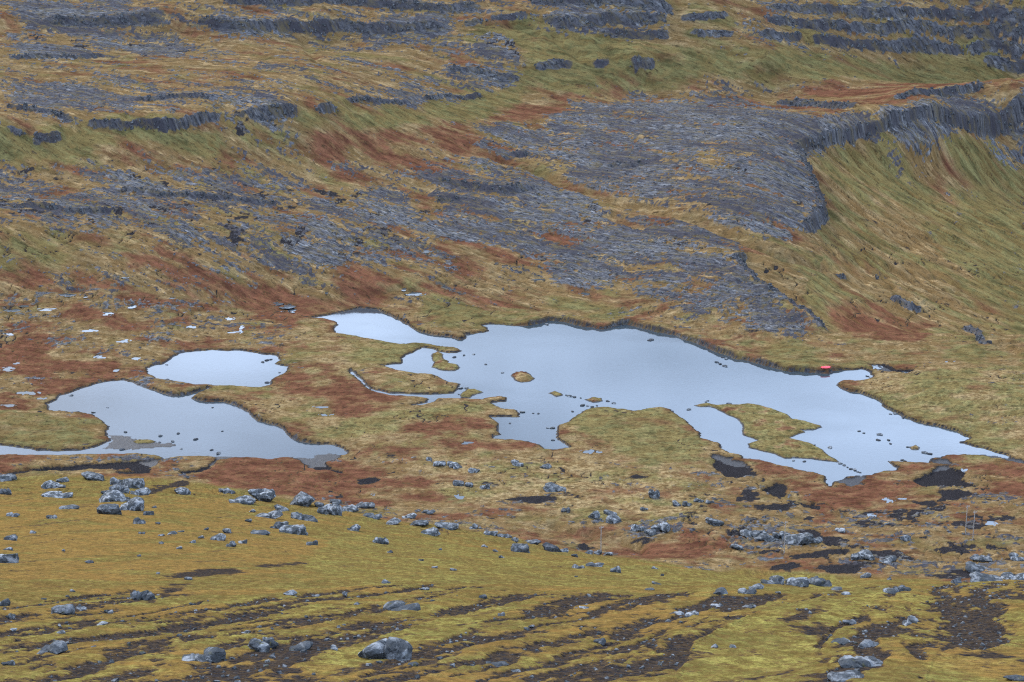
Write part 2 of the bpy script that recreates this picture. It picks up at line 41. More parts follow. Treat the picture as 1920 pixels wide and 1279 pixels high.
ZONES = [((0.34,0.26,0.22,0.03,0,0),[(-1135.73,1296.88),(-1135.73,1296.88),(-1135.73,1296.88),(-1135.73,1296.88),(-456.7,1299.33),(-408.1,1304.94),(-358.47,1308.37),(-308.17,1310.08),(-257.46,1310.36),(-206.48,1309.1),(-155.46,1306.65),(-104.5,1302.51),(-53.56,1291.43),(-3.41,1250.67),(43.37,1203.76),(88.5,1183.53),(133.09,1172.27),(178.16,1169.92),(223.41,1169.5),(267.63,1164.71),(311.73,1160.83),(357.78,1164.32),(407.33,1177.12),(1040.59,1188.25),(1040.59,1188.25),(1040.59,1188.25),(1040.59,1188.25),(996.65,1122.75),(968.06,1075.68),(916.39,1004.18),(916.39,1004.18),(916.39,1004.18),(916.39,1004.18),(361.65,1002.91),(315.5,985.25),(274.79,981.96),(227.31,949.3),(187.07,939.7),(143.35,903.36),(103.68,876.33),(69.53,892.23),(33.92,903.54),(-2.56,903.19),(-38.84,898.73),(-74.41,890.05),(-109.34,881.93),(-143.43,872.66),(-177.87,868.75),(-213.08,869.25),(-248.43,870.14),(-281.68,864.32),(-314.86,859.64),(-780.65,855.42),(-780.65,855.42),(-780.65,855.42),(-780.65,855.42),(-872.98,970.01),(-1003.78,1130.77)]),((0.3,0.25,0.25,0.0,0,0),[(-946.18,1058.62),(-945.72,1058.06),(-945.26,1057.5),(-944.83,1056.94),(-367.49,1061.88),(-323.55,1066.58),(-279.44,1072.2),(-233.36,1070.99),(-187.51,1070.49),(-135.55,1067.63),(-84.55,1073.32),(-32.75,1070.97),(11.68,1046.0),(-17.12,1018.22),(-69.75,954.01),(-103.24,916.71),(-152.87,904.17),(-203.1,900.21),(-239.93,894.2),(-278.99,896.99),(-314.38,888.75),(-804.19,886.69),(-804.19,886.69),(-804.19,886.69),(-804.19,886.69)]),((0.02,0.02,1.1,0.0,0,0),[(-795.48,875.12),(-795.48,875.12),(-795.48,875.12),(-795.48,875.12),(-313.01,878.9),(-277.57,884.73),(-240.42,886.05),(-202.63,897.75),(-142.44,901.86),(-102.94,913.27),(-69.27,946.66),(-30.77,995.86),(0.0,1026.53),(40.32,1027.47),(11.32,1006.76),(-29.85,963.07),(-67.76,922.99),(-104.17,897.93),(-164.44,879.59),(-212.99,873.48),(-238.04,874.17),(-273.13,867.49),(-308.79,863.99),(-782.4,857.69),(-782.4,857.69),(-782.4,857.69),(-782.4,857.69)]),((0.04,0.04,1.05,0.0,0,0),[(-29.89,1075.97),(26.74,1068.7),(100.34,1058.87),(160.46,1065.71),(205.18,1081.76),(248.79,1087.29),(292.88,1092.86),(328.08,1061.98),(380.84,1088.49),(975.07,1086.09),(975.07,1086.09),(975.07,1086.09),(975.07,1086.09),(957.77,1062.06),(957.77,1062.06),(957.77,1062.06),(957.77,1062.06),(356.94,1015.62),(316.26,1019.14),(274.13,1018.35),(217.14,1046.87),(157.69,1042.7),(128.34,1041.45),(83.86,1031.27),(40.24,1025.06),(5.77,1031.68)]),((0.08,0.12,0.7,0.0,0,0),[(90.06,1082.38),(139.29,1092.59),(128.29,1073.07),(112.23,1059.73),(94.66,1062.2)]),((0.1,0.6,0.06,0.0,0,0),[(-67.6,920.45),(-16.54,978.92),(11.28,1003.36),(54.83,1029.07),(98.3,1031.04),(134.24,1041.85),(182.75,1040.5),(232.27,1044.09),(273.2,1014.32),(315.86,1017.26),(356.85,1014.78),(952.9,1056.05),(952.9,1056.05),(952.9,1056.05),(952.9,1056.05),(935.64,1034.99),(936.22,1035.73),(936.84,1036.5),(937.46,1037.31),(356.73,1012.94),(314.97,1012.97),(272.27,1009.51),(221.54,998.04),(186.36,972.56),(166.35,984.71),(141.13,1024.59),(97.74,1023.89),(54.09,1013.15),(25.02,987.25),(-16.2,957.01),(-28.89,928.5),(-78.56,893.79),(-115.35,884.42),(-163.13,871.01),(-199.92,870.16),(-203.68,876.77),(-164.34,878.92),(-104.11,897.3)]),((0.76,0.3,0.12,0.1,0,0),[(-19.19,954.07),(-2.02,969.15),(6.26,970.86),(25.04,987.13),(42.43,1002.1),(67.45,1023.52),(91.93,1023.1),(126.29,1021.06),(147.65,970.33),(163.2,964.06),(148.7,938.84),(140.15,916.11),(142.97,881.72),(142.28,843.51),(124.53,803.94),(105.05,796.16),(86.79,820.47),(69.7,842.05),(47.25,873.86),(23.09,904.09),(0.0,923.4)]),((0.35,0.5,0.2,0.0,0,0),[(53.11,934.65),(60.94,932.07),(82.05,905.4),(80.67,888.69),(65.62,922.43)]),((0.3,0.4,0.2,0.0,0,0),[(-0.18,957.14),(17.93,954.07),(40.59,955.04),(35.8,947.34),(13.36,951.05)]),((0.3,0.35,0.3,0.0,0,0),[(82.52,911.05),(97.31,903.56),(94.8,886.62),(81.12,894.14)]),((0.7,0.28,0.2,0.1,0,0),[(-55.81,893.78),(-20.73,914.62),(0.0,911.33),(25.05,880.59),(53.37,850.11),(79.1,812.54),(99.55,787.75),(101.07,775.35),(94.24,767.88),(102.97,741.17),(117.31,721.04),(122.45,702.85),(109.27,693.7),(90.5,706.45),(67.62,728.1),(41.43,753.52),(19.98,768.62),(-2.27,787.01),(-25.14,794.68),(-37.22,811.0),(-61.92,833.1),(-77.77,852.19)]),((0.56,0.25,0.3,0.2,0,0),[(-237.62,872.26),(-221.35,866.02),(-194.88,845.04),(-181.48,863.54),(-155.11,866.91),(-123.22,867.05),(-88.87,867.47),(-57.74,842.25),(-37.22,811.0),(-25.14,794.68),(-58.06,774.92),(-89.08,772.83),(-120.3,774.1),(-147.38,777.52),(-172.49,792.54),(-185.73,780.13),(-213.69,776.0),(-247.06,775.97),(-279.35,772.94),(-710.9,770.64),(-710.9,770.64),(-710.9,770.64),(-710.9,770.64),(-778.8,853.05),(-779.11,853.45),(-779.42,853.85),(-779.74,854.25),(-307.88,860.98),(-272.48,865.0)]),((0.2,0.15,0.45,0.0,0,0),[(-237.22,780.86),(-189.95,789.66),(-157.33,783.54),(-146.16,770.11),(-165.29,754.42),(-209.31,756.31)]),((0.3,0.4,0.2,0.0,0,0),[(-209.31,756.31),(-177.09,759.02),(-145.38,765.35),(-88.88,770.81),(-35.78,775.62),(-13.18,759.6),(-56.15,745.41),(-112.12,744.14),(-152.87,689.53),(-192.71,688.17)]),((0.08,0.75,0.1,0.0,0,0),[(-82.28,909.99),(-58.82,921.21),(-22.15,923.91),(-27.07,910.62),(-56.2,904.98),(-81.59,900.58)]),((0.15,0.6,0.2,0.0,0,0),[(-68.12,890.29),(-55.26,887.6),(-41.83,870.54),(-33.26,840.16),(-44.81,845.47),(-56.24,875.1)]),((0.12,0.6,0.12,0.0,0,0),[(-59.15,911.55),(-43.63,913.11),(-27.07,910.62),(-19.87,897.25),(-33.43,893.43),(-56.1,903.08)]),((0.1,0.7,0.1,0.0,0,0),[(-41.39,806.49),(-27.3,803.22),(-14.73,793.43),(-3.97,787.44),(8.15,778.43),(-3.91,775.03),(-16.03,780.24),(-30.17,796.41)]),((0.15,0.55,0.2,0.0,0,0),[(-41.0,765.25),(-29.41,773.92),(-17.5,778.18),(-3.9,773.3),(-14.27,764.92),(-28.91,758.85)]),((0.05,0.6,0.2,0.0,0,0),[(8.43,809.13),(19.37,809.14),(26.92,800.77),(15.3,799.49)]),((0.95,0,0,0.55,0,0),[(-253.18,1077.57),(-225.83,1071.23),(-213.08,1066.8),(-223.57,1058.91),(-242.43,1064.12)]),((0.95,0,0,0.55,0,0),[(-277.38,1068.84),(-253.45,1069.21),(-253.81,1061.46),(-275.9,1062.43)]),((0.9,0,0.1,0.5,0,0),[(-281.09,1051.07),(-252.25,1054.25),(-233.51,1049.27),(-216.5,1032.37),(-241.3,1026.36),(-261.72,1031.48)]),((0.85,0,0.1,0.4,0,0),[(-213.93,1060.25),(-184.73,1064.1),(-170.39,1035.12),(-188.49,1027.46),(-209.65,1047.49)]),((0.9,0,0,0.6,0,0),[(-213.36,992.39),(-200.26,987.38),(-192.24,973.88),(-206.33,980.23)]),((0.8,0,0,0.5,0,0),[(-170.35,974.99),(-158.04,966.64),(-143.3,946.43),(-156.89,959.12)]),((0.8,0.1,0.05,0.1,0,0),[(-260.21,966.63),(-234.63,974.45),(-206.92,969.08),(-202.51,951.32),(-183.74,937.22),(-180.23,913.4),(-196.82,922.84),(-222.9,941.87),(-224.46,910.09),(-246.26,946.21)]),((0.7,0.1,0.1,0.1,0,0),[(-186.79,963.88),(-148.0,947.97),(-111.43,940.45),(-100.42,917.88),(-125.6,910.96),(-144.07,920.47),(-163.06,930.3),(-180.89,945.99)]),((0.9,0,0,0.6,0,0),[(-147.52,926.39),(-136.7,917.24),(-128.82,909.1),(-123.31,897.78),(-128.51,898.88),(-135.24,912.45)]),((0.85,0,0.1,0.6,0,0),[(-123.77,909.91),(-118.45,908.29),(-105.94,902.42),(-116.22,903.08)]),((0.85,0,0.1,0.5,0,0),[(-114.57,912.4),(-106.81,912.35),(-102.68,904.13),(-109.73,906.59)]),((0.9,0,0,0.5,0,0),[(-27.01,1060.84),(-13.14,1063.67),(0.79,1051.41),(8.58,1037.46),(-5.1,1044.04)]),((0.75,0.05,0.1,0.0,0,0),[(-33.93,1024.62),(-14.81,1037.03),(8.52,1028.5),(4.62,1021.88),(-16.44,1013.8),(-29.95,1019.54)]),((0.72,0.05,0.1,0.0,0,0),[(-80.44,966.79),(-65.28,986.38),(-51.86,996.43),(-29.49,1001.71),(-23.73,997.16),(-50.8,974.02),(-68.54,965.11)]),((0.8,0,0,0.2,0,0),[(-94.79,1063.6),(-83.0,1051.81),(-84.22,1041.73),(-93.93,1052.83)]),((0.6,0.1,0.1,0.0,0,0),[(-73.96,1019.45),(-63.07,1012.75),(-71.28,1007.58)]),((0.9,0.1,0.05,0.0,0,0),[(-292.78,1101.07),(-269.39,1115.77),(-221.26,1102.25),(-191.2,1081.47),(-196.78,1078.03),(-227.38,1079.74),(-266.77,1084.76),(-284.2,1086.37)]),((0.95,0.05,0.05,0.0,0,0),[(-194.01,1087.12),(-168.06,1089.84),(-146.93,1082.45),(-96.3,1084.86),(-95.78,1077.36),(-135.74,1071.76),(-160.8,1072.31),(-179.25,1082.53)]),((0.95,0.05,0.05,0.0,0,0),[(-96.21,1083.71),(-66.15,1088.04),(-33.56,1083.91),(-31.35,1075.86),(-55.42,1074.64),(-80.44,1073.27),(-95.74,1076.74)]),((0.9,0.05,0.05,0.0,0,0),[(13.95,1084.69),(45.24,1083.8),(89.64,1082.92),(90.37,1078.61),(44.95,1075.01),(27.88,1074.2)]),((0.9,0.05,0.05,0.0,0,0),[(-77.39,1106.34),(-46.21,1098.36),(-11.46,1100.17),(-11.4,1092.6),(-40.87,1091.11),(-71.76,1097.72)]),((0.5,0.2,0.1,0.0,0,0),[(139.88,1097.93),(195.77,1104.32),(242.5,1108.01),(288.56,1107.9),(333.68,1104.7),(380.34,1106.68),(988.44,1108.79),(988.2,1108.36),(987.94,1107.92),(987.7,1107.48),(985.13,1103.0),(985.3,1103.31),(985.49,1103.62),(985.66,1103.93),(387.46,1103.35),(342.26,1099.71),(299.31,1103.22),(255.61,1104.7),(210.38,1098.79),(142.14,1090.91)]),((0.42,0.3,0.25,0.0,0,0),[(144.83,1087.51),(182.44,1095.41),(230.18,1098.13),(279.02,1104.19),(324.89,1098.39),(373.38,1101.74),(984.38,1101.7),(984.05,1101.14),(983.74,1100.57),(983.42,1100.01),(981.07,1095.97),(981.26,1096.29),(981.43,1096.61),(981.62,1096.93),(378.96,1098.41),(331.02,1091.59),(287.62,1099.95),(240.71,1095.45),(193.96,1089.7),(147.5,1083.89)]),((0.42,0.2,0.3,0.0,0,0),[(128.38,1074.03),(193.88,1089.07),(275.09,1097.59),(274.68,1094.72),(227.47,1088.2),(180.21,1078.0),(127.81,1068.21)]),((0.75,0.0,0.2,0.0,0,0),[(267.45,1092.01),(282.17,1092.9),(319.07,1078.72),(315.74,1066.01),(283.66,1089.11)]),((0.07,0.14,0.46,0.03,0,0),[(139.86,914.1),(161.32,951.24),(201.02,962.43),(243.15,991.24),(270.41,997.95),(312.39,1000.03),(356.84,1008.6),(923.02,1016.65),(922.92,1016.46),(922.8,1016.27),(922.68,1016.07),(905.11,984.44),(763.49,820.05),(625.66,663.52),(626.86,664.89),(628.06,666.27),(629.28,667.67),(243.66,663.44),(213.94,659.81),(185.35,659.06),(143.33,661.15),(124.36,663.32),(123.47,693.86),(122.17,701.05),(102.97,741.17),(94.89,765.75),(103.82,785.54),(124.38,802.88),(140.91,834.71),(143.47,876.37)]),((0.15,0.06,0.85,0.04,0,0),[(172.76,955.05),(216.98,960.09),(270.26,996.99),(312.12,998.68),(356.86,1008.1),(922.06,1014.95),(921.84,1014.59),(921.65,1014.23),(921.46,1013.88),(852.53,922.64),(657.46,699.62),(663.26,706.21),(669.19,712.94),(675.26,719.79),(262.24,717.69),(230.05,713.44),(199.53,713.72),(196.84,813.54),(188.88,894.28)]),((0.04,0.85,0.06,0.0,0,0),[(130.05,749.03),(144.72,733.31),(167.97,721.93),(153.77,693.3),(133.15,691.32),(126.37,712.0)]),((0.05,0.6,0.2,0.0,0,0),[(208.05,948.13),(222.31,951.65),(231.27,949.91),(218.94,942.31),(237.57,935.6),(219.31,934.65)]),((0.85,0,0.1,0.1,0,0),[(187.1,948.62),(194.27,947.81),(200.67,942.14),(211.0,938.53),(201.48,936.23),(188.98,943.14)]),((0.8,0,0.15,0.1,0,0),[(245.29,971.92),(258.6,988.22),(297.66,993.72),(295.62,983.91),(246.07,966.65)]),((0.6,0.1,0.3,0.0,0,0),[(205.25,914.04),(219.31,925.81),(222.16,922.4),(209.19,907.55)]),((0.95,0,0.05,0.0,0,0),[(136.76,954.15),(151.16,965.49),(170.59,972.17),(189.07,972.91),(217.25,975.58),(230.95,996.3),(232.83,1005.38),(248.48,1011.25),(301.86,1014.27),(298.48,997.83),(270.34,997.56),(249.55,992.09),(241.25,989.74),(226.48,974.29),(217.88,964.04),(200.67,959.92),(182.07,957.46),(169.47,952.6),(154.22,948.3),(139.66,921.84)]),((0.1,0.32,0.36,0.03,0,0.3),[(-84.54,726.99),(-67.54,725.96),(-12.19,696.55),(8.43,725.13),(39.85,721.39),(68.92,694.94),(108.42,687.71),(117.55,669.32),(151.55,663.54),(185.35,659.06),(213.94,659.81),(243.66,663.44),(629.28,667.67),(628.06,666.27),(626.86,664.89),(625.66,663.52),(541.39,566.34),(541.39,566.34),(541.39,566.34),(541.39,566.34),(210.96,566.26),(186.35,566.47),(162.1,568.05),(121.16,548.91),(97.68,545.3),(73.26,559.13),(57.05,564.01),(32.02,566.66),(6.76,568.81),(-23.67,568.84),(-54.1,568.7),(-69.69,588.17),(-104.28,632.96),(-81.55,662.79)]),((0.12,0.1,0.62,0,0,0.5),[(123.29,657.04),(153.55,654.92),(185.35,659.06),(213.94,659.81),(243.66,663.44),(629.28,667.67),(628.06,666.27),(626.86,664.89),(625.66,663.52),(546.0,571.64),(546.0,571.64),(546.0,571.64),(546.0,571.64),(204.72,571.24),(178.01,571.73),(151.67,573.81),(132.26,604.93)]),((0.05,0.1,0.85,0.0,0,0),[(-40.28,729.75),(-12.89,740.5),(12.9,741.15),(12.64,724.89),(-18.45,703.49),(-37.58,717.57)]),((0.15,0.1,0.8,0.0,0,0),[(15.21,749.87),(43.14,744.49),(44.0,720.74),(25.24,723.56)]),((0.05,0.08,0.85,0.0,0,0),[(87.74,691.19),(107.99,684.68),(116.04,678.57),(114.1,659.87),(101.03,663.22),(88.06,685.23)]),((0.03,0.1,0.9,0,0,0.4),[(16.08,604.59),(34.63,618.21),(54.67,618.11),(59.79,594.17),(65.29,579.02),(54.13,569.1),(24.06,579.05)]),((0.02,0.1,0.8,0,0,0.4),[(-65.75,704.82),(-40.49,693.81),(-22.05,686.2),(-42.72,662.82),(-62.13,662.79)]),((0.02,0.1,0.8,0.0,0,0),[(-191.27,611.78),(-155.45,612.58),(-140.11,608.22),(-132.48,592.6),(-132.43,579.57),(-153.82,575.73),(-181.94,578.68)]),((0.02,0.1,0.7,0,0,0.5),[(-57.58,609.57),(-36.45,618.08),(-7.35,623.7),(1.81,612.58),(-7.17,607.06),(-38.97,598.97),(-55.76,588.24),(-70.81,598.63)]),((0.02,0.25,0.6,0,0,0.3),[(-108.49,636.09),(-90.39,626.51),(-74.36,598.67),(-55.33,583.16),(-60.19,598.68),(-80.47,620.55),(-97.19,635.55)]),((0.03,0.95,0.02,0.0,0,0),[(-115.21,751.5),(-100.79,757.91),(-74.05,752.6),(-56.36,748.65),(-68.72,740.49),(-78.45,729.66),(-93.1,727.94),(-110.82,734.32)]),((0.03,0.95,0.02,0.0,0,0),[(-86.93,741.89),(-75.3,741.92),(-66.45,738.9),(-68.08,732.58),(-76.05,726.67),(-84.9,730.48)]),((0.03,0.92,0.02,0.0,0,0),[(-163.24,642.54),(-147.33,661.72),(-130.17,663.19),(-131.98,657.15),(-142.93,649.3),(-156.83,634.89),(-159.51,626.27),(-165.25,631.1)]),((0.06,0.85,0.03,0.0,0,0),[(-212.27,686.5),(-178.63,679.53),(-157.98,666.36),(-138.9,668.37),(-146.18,656.01),(-163.33,647.07),(-203.73,656.08)]),((0.05,0.8,0.05,0.0,0,0),[(-193.52,619.75),(-162.82,628.64),(-157.21,612.38),(-188.32,601.28)]),((0.08,0.7,0.1,0.0,0,0),[(-172.45,715.27),(-158.32,717.47),(-146.76,711.02),(-154.43,697.49),(-167.1,699.76)]),((0.02,0.95,0.02,0.0,0,0),[(-97.22,552.92),(-89.02,564.56),(-67.25,565.2),(-52.92,554.86),(-46.5,536.4),(-70.03,532.45),(-89.69,536.4)]),((0.02,0.9,0.05,0.0,0,0),[(-63.5,656.28),(-50.63,637.98),(-33.34,629.38),(-47.57,620.81),(-65.3,614.96),(-65.08,631.98)]),((0.02,0.85,0.05,0.0,0,0),[(-37.35,601.66),(-19.67,605.41),(-6.33,612.53),(-5.31,599.03),(-19.25,591.1),(-35.09,592.65)]),((0.02,0.85,0.05,0.0,0,0),[(-24.07,579.49),(-1.74,585.57),(8.64,582.76),(11.97,575.83),(-10.22,573.56)]),((0.04,0.7,0.1,0.0,0,0),[(-53.71,564.13),(-33.19,557.05),(-21.13,544.47),(-15.72,524.91),(-31.17,520.29),(-47.53,529.6)]),((0.02,0.7,0.1,0.0,0,0),[(-92.42,656.67),(-77.66,662.76),(-68.07,643.84),(-74.37,631.98)]),((0.16,0.14,0.42,0.08,0,0.6),[(-30.44,568.88),(15.22,568.93),(56.58,558.86),(58.66,514.79),(47.36,491.44),(27.35,505.58),(6.2,517.0),(-19.06,530.86)]),((0.3,0.3,0.22,0.25,0,0),[(52.32,548.18),(74.86,545.22),(97.28,542.84),(122.48,543.34),(147.65,543.66),(173.09,544.78),(198.94,546.81),(526.01,548.67),(528.1,551.04),(530.14,553.39),(532.18,555.73),(432.43,443.56),(432.43,443.56),(432.43,443.56),(432.43,443.56),(169.08,449.8),(147.52,446.46),(127.94,448.97),(108.36,452.47),(82.95,464.83),(62.35,468.71),(41.19,469.93),(35.96,498.03),(57.1,514.67)]),((0.02,0.75,0.1,0.0,0,0),[(72.28,565.09),(86.76,560.44),(97.33,553.42),(94.6,541.3),(84.92,547.24)]),((0.02,0.8,0.08,0.0,0,0),[(93.23,537.73),(108.23,549.75),(124.84,535.4),(125.63,528.04),(105.26,516.02),(93.61,520.42)]),((0.02,0.4,0.3,0.0,0,0),[(118.34,568.75),(135.25,576.71),(129.76,558.69),(117.25,554.12)]),((0.02,0.6,0.15,0.0,0,0),[(140.9,563.79),(168.68,567.48),(158.18,528.93),(139.45,536.44)]),((0.06,0.75,0.1,0.0,0,0),[(4.65,516.89),(25.51,498.79),(47.36,491.44),(63.3,476.46),(41.19,469.93),(20.61,488.49)]),((0.7,0.0,0.1,0.15,0,0),[(63.38,492.32),(68.4,500.61),(76.33,499.41),(85.99,490.44),(85.78,483.11),(75.59,480.18),(68.76,487.69)]),((0.7,0.0,0.2,0.1,0,0),[(32.75,499.82),(38.16,505.17),(44.46,501.16),(43.97,495.03),(34.52,495.83)]),((0.0,0.3,0.2,0,1,0),[(-516.6,539.22),(-516.02,538.58),(-515.45,537.94),(-514.85,537.29),(-203.13,541.02),(-180.78,546.52),(-157.3,549.81),(-123.32,544.25),(-98.26,539.8),(-75.94,529.25),(-55.79,517.54),(-35.25,489.17),(-16.09,486.61),(0.0,485.21),(14.35,475.76),(26.98,470.01),(44.65,461.24),(61.68,463.19),(83.43,459.24),(94.68,452.75),(107.55,448.97),(120.27,413.01),(138.75,413.32),(157.03,413.0),(401.21,411.21),(398.38,408.31),(395.35,405.19),(392.06,401.79),(78.05,78.55),(26.45,26.13),(26.45,26.13),(26.45,26.13),(26.45,26.13),(10.61,26.53),(9.73,27.4),(8.78,28.31),(7.76,29.21),(6.64,30.07),(5.43,30.86),(4.14,31.52),(2.77,32.04),(1.35,32.37),(-0.1,32.5),(-1.55,32.43),(-2.98,32.15),(-4.36,31.7),(-5.67,31.11),(-6.9,30.41),(-8.06,29.65),(-9.13,28.85),(-10.14,28.07),(-11.11,27.35),(-27.43,27.12),(-27.43,27.12),(-27.43,27.12),(-27.43,27.12),(-60.55,60.67),(-111.26,113.05),(-259.73,267.49)]),((0.0,0.66,0.2,0.05,1,0),[(-505.25,526.71),(-502.37,523.55),(-499.32,520.21),(-496.03,516.64),(-194.58,517.13),(-171.13,516.12),(-144.29,503.01),(-96.52,423.94),(-82.62,511.58),(-46.51,386.46),(-34.78,360.58),(-35.13,252.49),(-41.2,206.0),(-45.23,184.05),(-48.73,167.09),(-56.4,167.25),(-64.09,167.41),(-163.68,167.52),(-163.68,167.52),(-163.68,167.52),(-163.68,167.52)]),((0.0,0.12,0.55,0,1,0),[(-39.26,407.77),(-14.97,451.87),(4.23,350.11),(18.3,336.17),(33.06,341.24),(66.9,460.3),(88.65,457.32),(34.37,171.54),(25.0,164.67),(16.7,161.71),(10.07,174.48),(2.33,192.23),(-6.31,189.17),(-14.73,186.77),(-31.47,260.08)]),((0.0,0.36,0.5,0.51,1,0),[(-138.96,141.83),(-139.54,142.43),(-140.11,143.04),(-140.71,143.65),(-55.32,144.18),(-48.9,144.67),(-42.45,145.22),(-37.12,172.15),(-25.41,149.1),(-16.2,166.63),(-6.31,189.17),(1.99,164.03),(8.81,161.11),(15.36,157.94),(20.48,153.05),(32.04,164.84),(41.2,171.8),(116.88,401.29),(62.06,184.82),(69.42,182.55),(178.32,182.74),(176.02,180.36),(174.17,178.46),(172.58,176.82),(77.52,78.02),(26.45,26.13),(26.45,26.13),(26.45,26.13),(26.45,26.13),(10.61,26.53),(9.73,27.4),(8.78,28.31),(7.76,29.21),(6.64,30.07),(5.43,30.86),(4.14,31.52),(2.77,32.04),(1.35,32.37),(-0.1,32.5),(-1.55,32.43),(-2.98,32.15),(-4.36,31.7),(-5.67,31.11),(-6.9,30.41),(-8.06,29.65),(-9.13,28.85),(-10.14,28.07),(-11.11,27.35),(-27.43,27.12),(-27.43,27.12),(-27.43,27.12),(-27.43,27.12),(-70.94,71.27)]),((0,0.1,0.95,0.16,1,0),[(7.6,85.0),(11.09,106.34),(18.78,133.9),(27.74,152.06),(36.09,165.04),(30.07,145.3),(22.75,124.16),(19.25,108.26),(15.73,85.0),(11.67,85.0)]),((0,0.2,0.9,0.2,1,0),[(20.19,85.0),(24.06,97.87),(32.93,112.0),(26.74,85.01)]),((0,0.15,0.9,0.2,1,0),[(-12.13,93.85),(-10.35,105.5),(-2.63,143.92),(1.87,153.56),(-2.31,125.97),(-6.17,100.54),(-8.51,86.22)])]
